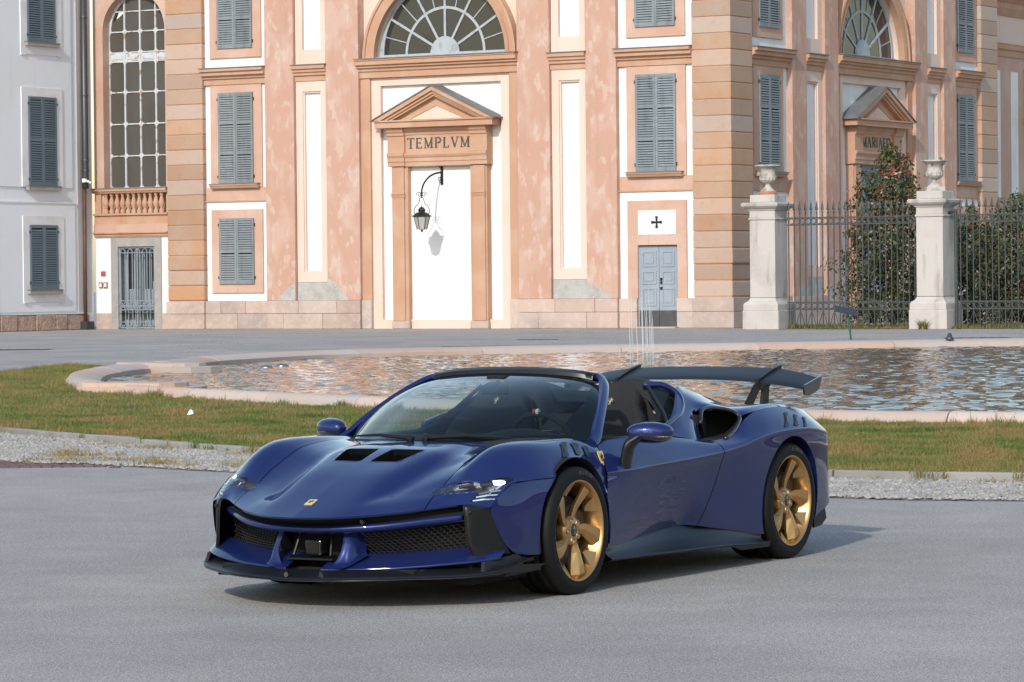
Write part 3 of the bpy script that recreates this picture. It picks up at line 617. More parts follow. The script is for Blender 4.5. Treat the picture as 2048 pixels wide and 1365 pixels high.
    for q0, q1 in ((a, a + .42), (c - .42, c)): slab('arch_strip', fr, q0, q1, 1.06, 9.25, -.45, -.14, M['orange'], root, .01); slab('plinth_stone', fr, q0, q1, 0, 1.06, -.45, -.08, M['plinth'], root, .012)
    k = MB(); frame4(k, fr, a + .42, c - .42, 0, 9.25, a + .82, c - .82, .33, 8.95, -.42, -.24); k.obj('arch_frame', M['peach'], root, True)
    slab('arch_field', fr, a + .82, c - .82, .33, 8.95, -.42, -.40, M['white'], root)
    molding('arch_cornice', fr, a - .04, c + .04, [(-.45, 9.25), (-.08, 9.25), (-.08, 9.45), (-.02, 9.50), (-.02, 9.58), (.08, 9.62), (.08, 9.68), (.18, 9.72), (.18, 9.86), (.22, 9.88), (.22, 9.92), (-.45, 9.97)], M['orange'], root, ((-.45, 9.97), (.25, 9.925)))
    # wall above with the arched opening
    n = 40; k = MB(); outer = RA + .02
    pts = [(mid + outer * math.cos(t), ZA + outer * math.sin(t)) for t in np.linspace(0, math.pi, n + 1)]
    for i in range(n):
        p, q = pts[i], pts[i + 1]
        k.add([fr(p[0], p[1], -.42), fr(q[0], q[1], -.42), fr(q[0], ZT, -.42), fr(p[0], ZT, -.42), fr(p[0], p[1], -.95), fr(q[0], q[1], -.95)], [(0, 1, 2, 3), (0, 1, 5, 4)])
    k.box((a - .1, ZA, -.95), (mid - outer, ZT, -.42), fr); k.box((mid + outer, ZA, -.95), (c + .1, ZT, -.42), fr)
    k.obj('tympanum_wall', M['peach'], root, True)
    k = MB(); prof = [(RA, -.42), (RA, -.16), (RA + .16, -.12), (RA + .18, -.18), (RA + .34, -.15), (RA + .36, -.09), (RA + .46, -.10), (RA + .48, -.42)]; P_ = len(prof); v = []; f = []
    for i in range(n + 1):
        t = math.pi * i / n
        for r_, o_ in prof: v.append(fr(mid + r_ * math.cos(t), ZA + r_ * math.sin(t), o_))
    for i in range(n):
        for j in range(P_ - 1): f.append((i * P_ + j, i * P_ + j + 1, (i + 1) * P_ + j + 1, (i + 1) * P_ + j))
    k.add(v, f); k.obj('archivolt', M['orange'], root, True)
    # fan window
    fw_ = empty('fan_window', (0, 0, 0), 0, root)
    def fo(name, k, m):
        o = k.obj(name, m, fw_); o.matrix_parent_inverse = inv; return o
    def pol(r_, t, o_): return fr(mid + r_ * math.cos(t), ZA + .10 + r_ * math.sin(t), o_)
    def ringk(r0, r1, o0, o1, t0=0, t1=math.pi, nn=32):
        k = MB(); v = []; f = []
        for i in range(nn + 1):
            t = t0 + (t1 - t0) * i / nn; v += [pol(r0, t, o0), pol(r1, t, o0), pol(r1, t, o1), pol(r0, t, o1)]
        for i in range(nn):
            for j in range(4): f.append((4 * i + j, 4 * i + (j + 1) % 4, 4 * i + 4 + (j + 1) % 4, 4 * i + 4 + j))
        k.add(v, f); return k
    fo('outer_frame', ringk(RA - .16, RA + .05, -.72, -.62), M['fanwood']); fo('middle_ring', ringk(1.62, 1.72, -.70, -.63), M['fanwood']); fo('hub', ringk(.0, .62, -.70, -.60, nn=16), M['fanwood'])
    for i, t in enumerate([30, 60, 90, 120, 150]):
        t = R(t); k = MB(); dx = .045; k.add([pol(.6, t - dx / .6, -.70), pol(RA - .1, t - dx / RA, -.70), pol(RA - .1, t + dx / RA, -.70), pol(.6, t + dx / .6, -.70), pol(.6, t - dx / .6, -.625), pol(RA - .1, t - dx / RA, -.625), pol(RA - .1, t + dx / RA, -.625), pol(.6, t + dx / .6, -.625)], BOXF); fo('spoke', k, M['fanwood'])
    for t in (15, 45, 75, 105, 135, 165):
        t = R(t); k = MB(); dx = .018; k.add([pol(1.7, t - dx / 1.7, -.69), pol(RA - .1, t - dx / RA, -.69), pol(RA - .1, t + dx / RA, -.69), pol(1.7, t + dx / 1.7, -.69), pol(1.7, t - dx / 1.7, -.64), pol(RA - .1, t - dx / RA, -.64), pol(RA - .1, t + dx / RA, -.64), pol(1.7, t + dx / 1.7, -.64)], BOXF); fo('thin_spoke', k, M['fanwood'])
    k = MB(); k.box((mid - RA, ZA, -.74), (mid + RA, ZA + .12, -.55), fr); k.box((mid - RA - .05, ZA - .04, -.6), (mid + RA + .05, ZA + .035, -.30), fr); fo('bottom_rail', k, M['fanwood'])
    tt = [R(x) for x in (0, 30, 60, 90, 120, 150, 180)]; to = [R(x) for x in range(0, 181, 15)]
    for (r0, r1, T) in ((.6, 1.66, tt), (1.66, RA, to)):
        for t0, t1 in zip(T[:-1], T[1:]):
            k = MB(); ts = np.linspace(t0, t1, 5); tilt = rr.uniform(-.012, .012)
            v = [pol(r0, t, -.665 + tilt * math.cos(t * 3)) for t in ts] + [pol(r1, t, -.665 - tilt) for t in ts]; k.add(v, [(i, i + 1, 6 + i, 5 + i) for i in range(4)]); fo('pane', k, M['glass'])
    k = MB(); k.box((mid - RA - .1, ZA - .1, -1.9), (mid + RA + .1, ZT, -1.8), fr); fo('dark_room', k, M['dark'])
    # temple doorway
    jw = .70; j0, j1 = mid - 2.04, mid + 2.04
    slab('blind_door', fr, mid - 1.34, mid + 1.34, .0, 5.93, -.42, -.33, M['white'] if fr.door else M['door'], root)
    for q in (j0, j1 - jw):
        slab('jamb', fr, q, q + jw, .28, 5.93, -.42, -.10, M['orange'], root, .01); slab('jamb_base', fr, q - .03, q + jw + .03, 0, .28, -.42, -.05, M['plinth'], root, .02)
        inner = q + .06 if q == j0 else q + .14; slab('jamb_pilaster', fr, inner, inner + .50, .28, 5.93, -.10, -.04, M['orange'], root, .01)
        molding('jamb_capital', fr, inner - .03, inner + .53, [(-.10, 4.82), (-.02, 4.82), (-.02, 4.86), (.0, 4.88), (.0, 4.92), (.03, 4.93), (.03, 4.97), (-.10, 4.97)], M['orange'], root)
    e0, e1 = j0 - .03, j1 + .03
    slab('lintel', fr, mid - 1.34, mid + 1.34, 5.93, 6.02, -.42, -.08, M['orange'], root)
    molding('architrave', fr, e0, e1, [(-.42, 5.93), (-.05, 5.95), (-.05, 6.10), (-.02, 6.12), (-.02, 6.25), (.01, 6.28), (.05, 6.36), (.05, 6.42), (-.42, 6.42)], M['orange'], root)
    for q0, q1 in ((e0 - .06, e0 + .66), (e1 - .66, e1 + .06)):
        molding('entablature_block', fr, q0, q1, [(-.42, 5.94), (.02, 5.96), (.02, 6.10), (.05, 6.12), (.05, 6.26), (.10, 6.35), (.10, 6.44), (.02, 6.46), (.02, 7.04), (.07, 7.08), (.07, 7.16), (.14, 7.24), (.14, 7.36), (-.42, 7.36)], M['orange'], root)
    slab('frieze', fr, e0 + .6, e1 - .6, 6.42, 7.10, -.42, -.07, M['orange'], root)
    draw_text(*text, .385, fr, mid + (text[1] and 1.34) * (-1 if not fr.flip else 1), 6.60, -.07, root)
    molding('cornice_bed', fr, e0 + .6, e1 - .6, [(-.42, 7.10), (-.04, 7.10), (-.02, 7.18), (.06, 7.26), (.06, 7.36), (-.42, 7.36)], M['orange'], root)
    h0, h1 = mid - 2.62, mid + 2.62
    slab('pediment_base', fr, h0 + .10, h1 - .10, 7.36, 7.58, -.42, .30, M['orange'], root, .01)
    slab('pediment_fillet', fr, h0 + .02, h1 - .02, 7.58, 7.64, -.42, .36, M['orange'], root)
    ap = 8.84; zb = 7.60
    def tri(ins, o0, o1, name, m, ins2=None):
        sl = (ap - zb) / (h1 - mid); k = MB()
        k.prism([(h0 + ins * 1.9, zb), (h1 - ins * 1.9, zb), (mid, ap - ins)], o0, o1, lambda s_, z_, o_: fr(s_, z_, o_)); return k.obj(name, m, root, True)
    def rake(t0, t1, o0, o1, name, m):
        """pair of sloping bars, t0/t1 measured down from the top edge"""
        for sg in (-1, 1):
            e = mid + sg * (h1 - mid); k = MB()
            x0 = e - sg * t0 * 1.9; x1 = e - sg * t1 * 1.9
            k.prism([(mid, ap - t0), (x0, zb), (x1, zb), (mid, ap - t1)], o0, o1, lambda s_, z_, o_: fr(s_, z_, o_)); k.obj(name, m, root, True)
    tri(.30, -.42, .00, 'tympanum', M['orange']); 
    rake(0.0, .16, -.42, .36, 'raking_cornice', M['orange']); rake(.16, .27, -.42, .27, 'raking_cornice', M['orange']); rake(.27, .36, -.42, .20, 'raking_cornice', M['orange']); rake(.62, .70, -.1, .03, 'inner_molding', M['orange'])
    tri(.72, -.1, .012, 'inner_field', M['peach'])
    for sg in (-1, 1):
        k = MB(); e = mid + sg * (h1 - mid + .05); k.prism([(mid, ap + .005), (e, zb + .0), (e, zb + .04), (mid, ap + .05)], -.42, .40, lambda s_, z_, o_: fr(s_, z_, o_)); k.obj('roof_sheet', M['lead'], root, True)

# --- the long ochre and pink palace with its corner towards us
pal = empty('palace', tuple(CO)); tag(pal, 'peach and orange palace with quoined corner, fan windows and grey louvred shutters', 'building')
F1 = Fr(CO, D1, N1); F1.flip = True; F1.door = True; F2 = Fr(CO, D2, N2); F2.flip = False; F2.door = False
B1 = [0, 1.53, 4.55, 5.80, 7.28, 8.62, 15.42, 16.88, 18.32, 19.62, 22.50, 24.20]
B2 = [0, 1.69, 4.86, 6.05, 7.60, 8.75, 15.65, 16.81, 18.35, 19.53, 22.09, 23.78]
facade(pal, F1, B1, ("TEMPLVM", (.33, .30, .40, .32, .29, .34, .42)), 3)
facade(pal, F2, B2, ("MARIAED.", (.42, .36, .33, .16, .34, .26, .38, .1)), 5)
# corner quoins, each an L-shaped stone; end quoins plain
rq = random.Random(4)
def courses():
    z = 1.07
    while z < 15.1: yield z, z + .575; z += .575
for i, (z0, z1) in enumerate(courses()):
    g_ = .014; rough = i < 3
    poly = [(0, 0), (B1[1], 0), (B1[1], .6), (.6, .6), (.6, B2[1]), (0, B2[1])]; bul = rq.uniform(-.02, .03) if rough else 0
    k = MB(); k.prism([(a - (bul if a == 0 else 0), c - (bul if c == 0 else 0)) for a, c in poly], z0 + g_, z1 - g_, lambda a, c, h: CO + D1 * a + D2 * c + UP * h)
    bevelled('quoin_stone', k.v, k.f, M['quoin'], .05 if rough else .022, pal, True, 2)
    for fr, a, c in ((F1, B1[10], B1[11]), (F2, B2[10], B2[11])): slab('quoin_stone', fr, a, c, z0 + g_, z1 - g_, -.6, rq.uniform(-.004, .004) + (.02 if rough else 0), M['quoin'], pal, .035 if rough else .02)
k = MB(); k.prism([(.03, .03), (B1[1] - .03, .03), (B1[1] - .03, .55), (.55, .55), (.55, B2[1] - .03), (.03, B2[1] - .03)], 0, 15.1, lambda a, c, h: CO + D1 * a + D2 * c + UP * h); k.obj('quoin_core', M['orange'], pal, True)
for fr, a, c in ((F1, B1[10], B1[11]), (F2, B2[10], B2[11])): slab('quoin_core', fr, a + .03, c - .03, 0, 15.1, -.58, -.03, M['orange'], pal)
for z0, z1 in ((0, .575), (.575, 1.06)):
    k = MB(); k.prism([(-.07, -.07), (B1[1] + .02, -.07), (B1[1] + .02, .6), (.6, .6), (.6, B2[1] + .02), (-.07, B2[1] + .02)], z0 + .003, z1 - .006, lambda a, c, h: CO + D1 * a + D2 * c + UP * h); bevelled('plinth_stone', k.v, k.f, M['plinth'], .015, pal)
    for fr, a, c in ((F1, B1[10] - .02, B1[11] + .05), (F2, B2[10] - .02, B2[11] + .05)): slab('plinth_stone', fr, a, c, z0 + .003, z1 - .006, -.6, .07, M['plinth'], pal, .015)
# top cornice and a low roof, out of frame
for fr, E in ((F1, 27.75), (F2, 23.8)): molding('eaves', fr, -.6, E, [(-1, 15.1), (.1, 15.1), (.5, 15.6), (.6, 15.9), (-1, 15.9)], M['orange'], pal)
k = MB(); k.prism([(-.6, -.6), (27.7, -.6), (27.7, 23.8), (-.6, 23.8)], 15.9, 16.1, lambda a, c, h: CO + D1 * a + D2 * c + UP * h); k.obj('roof', M['lead'], pal, True)

# left end bay: tall iron window, balcony, gated doorway
a, c = 24.2, 27.75; SW0, SW1 = 24.32, 27.28; mid = (SW0 + SW1) / 2; RW = (SW1 - SW0) / 2; ZS = 11.5
inv = worldinv(pal)
k = MB(); F = F1; n = 24
k.box((a, 3.86, -.9), (SW0, 15.2, -.12), F); k.box((SW1, 3.86, -.9), (c, 15.2, -.12), F); k.box((SW0, 3.86, -.9), (SW1, 4.40, -.12), F); 
pts = [(mid + RW * math.cos(t), ZS + RW * math.sin(t)) for t in np.linspace(0, math.pi, n + 1)]
for i in range(n):
    p, q = pts[i], pts[i + 1]; k.add([F(p[0], p[1], -.12), F(q[0], q[1], -.12), F(q[0], 15.2, -.12), F(p[0], 15.2, -.12), F(p[0], p[1], -.9), F(q[0], q[1], -.9)], [(0, 1, 2, 3), (0, 1, 5, 4)])
k.obj('bay_wall', M['panel'], pal, True)
# window lattice and panes
iw = empty('iron_window', (0, 0, 0), 0, pal)
def iwo(name, k, m):
    o = k.obj(name, m, iw); o.matrix_parent_inverse = inv; return o
colsS = [SW0 + (SW1 - SW0) * i / 4 for i in range(5)]; rowsZ = [5.46, 6.70, 7.93, 9.16, 10.34, 10.70, 11.50, 12.28, 13.05]
def toparc(s_): return ZS + math.sqrt(max(0, RW * RW - (s_ - mid) ** 2))
for s_ in colsS:
    k = MB(); w = .030; zt = toparc(min(max(s_, SW0 + .05), SW1 - .05)); k.box((s_ - w, 5.44, -.62), (s_ + w, zt, -.53), F); iwo('mullion', k, M['ironwhite'])
for z in rowsZ:
    k = MB(); hw = RW if z <= ZS else math.sqrt(max(0, RW * RW - (z - ZS) ** 2)); k.box((mid - hw, z - .022, -.615), (mid + hw, z + .022, -.54), F); iwo('glazing_bar', k, M['ironwhite'])
k = MB(); k.box((SW0, 10.38, -.63), (SW1, 10.66, -.57), F)
for q in range(4): k.box((colsS[q] + .1, 10.44, -.57), (colsS[q + 1] - .1, 10.60, -.545), F)
iwo('transom_panel', k, M['ironwhite'])
for i in range(4):
    for j in range(len(rowsZ) - 1):
        if j == 4: continue
        s0, s1, z0, z1 = colsS[i], colsS[i + 1], rowsZ[j], rowsZ[j + 1]
        if z0 > min(toparc(s0 + .05), toparc(s1 - .05)) + .5: continue
        k = MB(); t = random.uniform(-.012, .012); u = random.uniform(-.012, .012); k.add([F(s0, z0, -.585 + t), F(s1, z0, -.585 - t), F(s1, min(z1, toparc(s1 - .02) + .02), -.585 + u), F(s0, min(z1, toparc(s0 + .02) + .02), -.585 - u)], [(0, 1, 2, 3)]); iwo('pane', k, M['paneglass'])
k = MB()
for i in range(5):
    for z in rowsZ[:7]:
        for sx in (-1, 1):
            for sz in (-1, 1):
                x0 = colsS[i] + sx * .028; 
                if SW0 < x0 + sx * .1 < SW1 and z + sz * .1 > 5.45: k.prism([(x0, z + sz * .02), (x0 + sx * .08, z + sz * .02), (x0, z + sz * .11)], -.61, -.55, lambda s_, z_, o_: F(s_, z_, o_))
iwo('corner_brackets', k, M['ironwhite'])
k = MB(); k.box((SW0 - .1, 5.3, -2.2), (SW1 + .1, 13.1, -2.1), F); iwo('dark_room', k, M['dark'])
k = MB(); v = []; f = []
for i in range(n + 1):
    t = math.pi * i / n; v += [F(mid + (RW - .09) * math.cos(t), ZS + (RW - .09) * math.sin(t), -.62), F(mid + RW * math.cos(t), ZS + RW * math.sin(t), -.62), F(mid + RW * math.cos(t), ZS + RW * math.sin(t), -.53), F(mid + (RW - .09) * math.cos(t), ZS + (RW - .09) * math.sin(t), -.53)]
for i in range(n): f += [(4 * i + j, 4 * i + (j + 1) % 4, 4 * i + 4 + (j + 1) % 4, 4 * i + 4 + j) for j in range(4)]
k.add(v, f); iwo('arch_frame', k, M['ironwhite'])
# balcony
bal = empty('balcony', (0, 0, 0), 0, pal)
molding('rail', F, a + .02, c, [(-.5, 5.25), (.02, 5.25), (.05, 5.31), (.09, 5.33), (.09, 5.42), (-.5, 5.42)], M['orange'], pal, ((-.5, 5.42), (.11, 5.42)))
slab('balcony_base', F, a + .02, c, 4.40, 4.47, -.5, .0, M['orange'], pal)
slab('balcony_back', F, a + .02, c, 4.40, 5.25, -.62, -.55, M['panel'], pal)
bp_ = MB(); bp_.lathe([(.10, 0), (.10, .12), (.06, .16), (.055, .20), (.115, .32), (.12, .40), (.09, .50), (.055, .62), (.05, .66), (.08, .70), (.08, .78)], 12); bme = bp_.mesh('baluster', M['orange'], True)
for i in range(11):
    s_ = 24.55 + i * .265; put('baluster', bme, bal, inv, F.mtx(s_, 4.47, -.13))
slab('balcony_post', F, 27.38, 27.62, 4.47, 5.25, -.4, -.03, M['orange'], pal)
slab('bay_band', F, a + .02, c, 4.05, 4.40, -.5, -.09, M['orange'], pal); slab('bay_band', F, a + .02, c, 3.72, 4.05, -.5, -.05, M['panel'], pal); molding('bay_cornice', F, a + .02, c, [(-.5, 3.55), (-.10, 3.55), (-.06, 3.62), (-.06, 3.66), (.02, 3.70), (.02, 3.75), (-.5, 3.75)], M['orange'], pal)
G0, G1_ = 24.92, 26.66
k = MB(); frame4(k, F, a + .02, c, .62, 3.56, G0 - .33, G1_ + .33, .62, 3.53, -.9, -.15); k.obj('bay_field', M['white'], pal, True)
k = MB(); frame4(k, F, a + .02, c, 0, .62, G0 - .33, G1_ + .33, 0, .62, -.9, -.12); k.obj('plinth_block', M['plinth'], pal, True)
k = MB(); frame4(k, F, G0 - .33, G1_ + .33, 0, 3.53, G0, G1_, 0, 3.19, -.9, -.10); k.obj('door_surround', M['sillgrey'], pal, True)
gt = empty('gated_door', (0, 0, 0), 0, pal)
def gto(name, k, m):
    o = k.obj(name, m, gt); o.matrix_parent_inverse = inv; return o
k = MB(); k.box((G0, 0, -.60), (G1_, 3.19, -.55), F); gto('door_leaf', k, M['door'])
k = MB()
for q0, q1 in ((.18, .44), (.50, .76), (1.0, 1.24), (1.30, 1.56)): k.box((G0 + q0, 1.55, -.55), (G0 + q1, 3.0, -.545), F)
gto('door_window', k, M['dark'])
gw = (G1_ - G0) / 5
for i in range(5):
    k = MB(); s0 = G0 + gw * i + .07; s1 = s0 + gw - .14
    for z0, z1 in ((.12, .86), (.96, 3.10)):
        r_ = (s1 - s0) / 2; path = [F(s0 + r_ - r_ * math.cos(t), z1 - r_ + r_ * math.sin(t), -.2) for t in np.linspace(0, math.pi, 7)] + [F(s0 + r_ + r_ * math.cos(t), z0 + r_ - r_ * math.sin(t), -.2) for t in np.linspace(0, math.pi, 7)]
        k.tube(path + [path[0]], .024, 5, False)
    gto('gate_loop', k, M['gate'])
k = MB()
for z in (.06, .9, 3.15): k.box((G0, z - .03, -.225), (G1_, z + .03, -.175), F)
for z, in ((.28,), (.75,), (1.1,), (2.95,)): k.box((G0, z - .018, -.215), (G1_, z + .018, -.185), F)
for s_ in (G0 + .03, (G0 + G1_) / 2, G1_ - .03): k.box((s_ - .03, .03, -.225), (s_ + .03, 3.16, -.175), F)
k.box((G0 - .02, 1.55, -.23), (G0 + .10, 1.85, -.15), F); gto('gate_frame', k, M['gate'])
M['redsign'] = mat('red_enamel', (0.42, 0.07, 0.07), 0.5); M['brass'] = mat('brass_plate', (0.25, 0.09, 0.05), 0.5)
k = MB(); k.box((27.28, 2.05, -.15), (27.50, 2.25, -.13), F); tag(k.obj('notice_plate', M['redsign']), 'small red notice plate beside the grey gated door', 'plate')
for s_, lb in ((27.50, 'left brown door intercom under the red plate'), (27.27, 'right brown door intercom under the red plate')):
    r_ = empty('intercom', tuple(F(s_, 1.7, -.15))); tag(r_, lb, 'intercom'); k = MB(); k.box((s_ - .085, 1.60, -.15), (s_ + .085, 1.82, -.10), F); k.obj('casing', M['brass'], r_, True); k = MB(); k.box((s_ - .05, 1.64, -.10), (s_ + .05, 1.78, -.092), F); k.obj('face', M['paper'], r_, True)

# --- hanging lantern before the blind door
lan = empty('wall_lantern', tuple(F1(12.0, 0, 0))); tag(lan, 'black wrought iron lantern hanging from a curved bracket before the white blind door', 'lantern')
P_ = 1.10; sL = 12.02
def LZF(z): return .797 * z + 1.237
k = MB(); arc = [F1(sL, 5.62 + .06 * math.sin(0), -.33 + (P_ + .33) * 0)]
arc = [F1(sL, 4.90 + .80 * math.sin(t) + .0, -.33 + (P_ + .33) * (1 - math.cos(math.pi / 2 - t)) if False else P_ - (P_ + .33) * math.sin(t) * 0 - (P_ + .33) * (1 - math.cos(t))) for t in np.linspace(0, math.pi / 2, 14)]
k.tube(arc, .035, 6); k.tube([F1(sL, 4.92, P_), F1(sL, 4.74, P_)], .03, 6)
def scroll(cs, cz, off, r, d=1, side='s'):
    pts = []
    for t in np.linspace(0, 2.6 * math.pi, 22):
        q = r * (1 - t / (3.1 * math.pi)); pts.append(F1(cs + (q * math.cos(t) * d if side == 's' else 0), cz + q * math.sin(t), off + (0 if side == 's' else q * math.cos(t) * d)))
    return pts
k.tube(scroll(sL, 5.93, -.20, .13, 1, 'o'), .016, 5); k.tube(scroll(sL, 5.40, -.20, .15, 1, 'o'), .016, 5); k.tube(scroll(sL + .11, 4.87, P_, .11, 1), .013, 5); k.tube(scroll(sL - .11, 4.87, P_, .11, -1), .013, 5)
k.box((sL - .05, 5.25, -.34), (sL + .05, 6.05, -.30), F1); k.obj('bracket', M['blackiron'], lan, True)
k = MB()
for sg in (-1, 1): k.tube([F1(sL + sg * x, LZF(z), P_) for x, z in ((.01, 4.42), (.08, 4.40), (.10, 4.28), (.14, 4.15), (.27, 4.02), (.33, 3.86), (.32, 3.72), (.26, 3.63))], .014, 5)
k.obj('hanger', M['blackiron'], lan, True)
def lat(prof, n=6):
    k = MB(); k.lathe([(r_, LZF(z)) for r_, z in prof], n); k.v = [F1(sL, 0, P_) + Vector(p) for p in k.v]; return k
lat([(0, 4.07), (.02, 4.06), (.02, 4.0), (.07, 3.98), (.12, 3.90), (.13, 3.86), (.17, 3.84), (.12, 3.82), (.12, 3.76), (.2, 3.74), (.29, 3.63), (.36, 3.60), (.36, 3.57), (.30, 3.55), (0, 3.55)]).obj('cap', M['blackiron'], lan, True)
lat([(.29, 3.55), (.17, 2.98), (0, 2.98)]).obj('glazing', M['lampglass'], lan, True)
k = MB()
for i in range(6):
    w = math.pi * 2 * i / 6; c_, s_ = math.cos(w), math.sin(w); k.tube([F1(sL, LZF(3.56), P_) + Vector((c_ * .295, s_ * .295, 0)), F1(sL, LZF(2.97), P_) + Vector((c_ * .175, s_ * .175, 0))], .014, 5)
k.tube([F1(sL, LZF(2.98), P_), F1(sL, LZF(2.84), P_)], [.06, .015], 6); k.obj('ribs', M['blackiron'], lan, True)

# --- pale grey wing on the left, square to the palace
gp0 = CO + D1 * 27.75
gwr = empty('grey_wing', tuple(gp0)); tag(gwr, 'pale grey plastered wing with teal louvred shutters at the left edge', 'building')
FG = Fr(gp0, -D2, N2); FG.flip = True
slab('wall', FG, .0, 14, .0, 15.2, -1.2, -.03, M['greywall'], gwr)
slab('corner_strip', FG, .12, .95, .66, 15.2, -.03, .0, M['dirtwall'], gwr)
slab('lower_field', FG, 1.15, 14, .72, 4.84, -.03, .02, M['greywall'], gwr); slab('upper_field', FG, 1.28, 14, 5.45, 15.2, -.03, .015, M['greywall'], gwr)
slab('band', FG, 1.12, 14, 4.84, 4.90, -.03, .05, M['greytrim'], gwr); slab('base_line', FG, .62, 14, .62, .67, -.03, .06, M['greytrim'], gwr)
s_ = .3; rr = random.Random(2)
while s_ < 13:
    e = s_ + rr.uniform(.6, 1.5); slab('base_stone', FG, s_ + .008, e - .008, 0, .62 - rr.uniform(0, .03), -.2, .05 + rr.uniform(-.02, .03), M['rough'], gwr, .03); s_ = e
for r0 in (2.30, 8.4):
    for z0, z1, kind in ((1.57, 4.0, 0), (5.50, 8.86, 1), (10.95, 14.3, 2)):
        r1 = r0 + 1.68; k = MB(); fz0 = z0 - .48 if kind != 1 else z0 - .05; frame4(k, FG, r0 - .40, r1 + .40, fz0, z1 + .36, r0 - .02, r1 + .02, z0 - .02, z1 + .02, -.03, .055)
        if kind != 1: k.box((r0 - .40, fz0 - .04, -.03), (r0 - .12, fz0, .075), FG); k.box((r1 + .12, fz0 - .04, -.03), (r1 + .40, fz0, .075), FG)
        k.obj('window_surround', M['greytrim'], gwr, True)
        window(gwr, FG, r0, r1, z0, z1, .07, M['shutter2'], [] if kind == 0 else [1.75], (r0 - .12, r1 + .18, [(.0, z0 - .16), (.20, z0 - .16), (.20, z0 - .03), (.0, z0 - .03)], M['sillgrey']))
# rain pipe and camera in the corner
rp = empty('rain_pipe', tuple(FG(.62, 0, .15))); tag(rp, 'rain pipe in the corner, dark above and rust brown below', 'pipe')
k = MB(); k.tube([FG(.66, 15.2, .16), FG(.66, 5.75, .16), FG(.62, 5.45, .13)], .13, 10); k.obj('upper_pipe', M['pipe_dark'], rp, True, True)
k = MB(); k.tube([FG(.66, 5.5, .10), FG(.68, .2, .10)], .075, 8); k.obj('lower_pipe', M['pipe_rust'], rp, True, True)
k = MB()
for z in (6.1, 6.5, 9.0, 12): k.lathe([(.145, 0), (.15, .03), (.145, .06)], 10, FG(.66, z, .16))
k.obj('collars', M['pipe_dark'], rp, True)
k = MB(); k.box((.45, 0, .0), (.92, .32, .35), FG); k.obj('pipe_foot', M['pipe_dark'], rp, True)
cm_ = empty('security_camera', tuple(FG(.72, 5.65, .2))); tag(cm_, 'small white security camera fixed to the corner rain pipe', 'camera')
k = MB(); k.tube([FG(.80, 5.74, .30), FG(.66, 5.66, .42)], .045, 8); k.obj('housing', M['paper'], cm_, True); k = MB(); k.box((.76, 5.68, .15), (.86, 5.82, .30), FG); k.obj('bracket', M['paper'], cm_, True)

# --- ochre building further back on the right
bk = empty('back_building', tuple(CO + D2 * 27)); tag(bk, 'ochre building with pale shutters standing back behind the palace corner at right', 'building')
FB = Fr(CO + D2 * 24.6 + N2 * (-1.6), D2, N2); FB.flip = False
slab('wall', FB, -.6, 16, 0, 14.5, -1, 0, M['panel'], bk)
molding('cornice', FB, -.6, 16, [(0, 10.9), (.06, 10.9), (.06, 11.15), (.14, 11.2), (.14, 11.4), (0, 11.4)], M['orange'], bk); molding('eaves', FB, -.6, 16, [(0, 12.6), (.1, 12.6), (.3, 12.9), (.3, 13.1), (.7, 13.4), (.7, 13.8), (0, 13.8)], M['orange'], bk); slab('frieze', FB, -.6, 16, 11.45, 12.6, 0, .03, M['peach'], bk)
for s0 in (.15, 6.0):
    for z0, z1 in ((1.0, 3.6), (5.15, 8.0), (8.55, 10.25)):
        k = MB(); frame4(k, FB, s0 - .18, s0 + 1.75, z0 - .1, z1 + .2, s0, s0 + 1.55, z0, z1, 0, .06); k.obj('window_surround', M['orange'], bk, True)
        window(bk, FB, s0, s0 + 1.55, z0, z1, .07, M['shutter3'], [])
    slab('sill', FB, s0 - .3, s0 + 1.95, 8.15, 8.35, 0, .25, M['orange'], bk)
for s0 in (2.5, 4.4, 8.4): slab('blind_panel', FB, s0, s0 + .75, 5.0, 10.3, 0, .012, M['white'], bk)
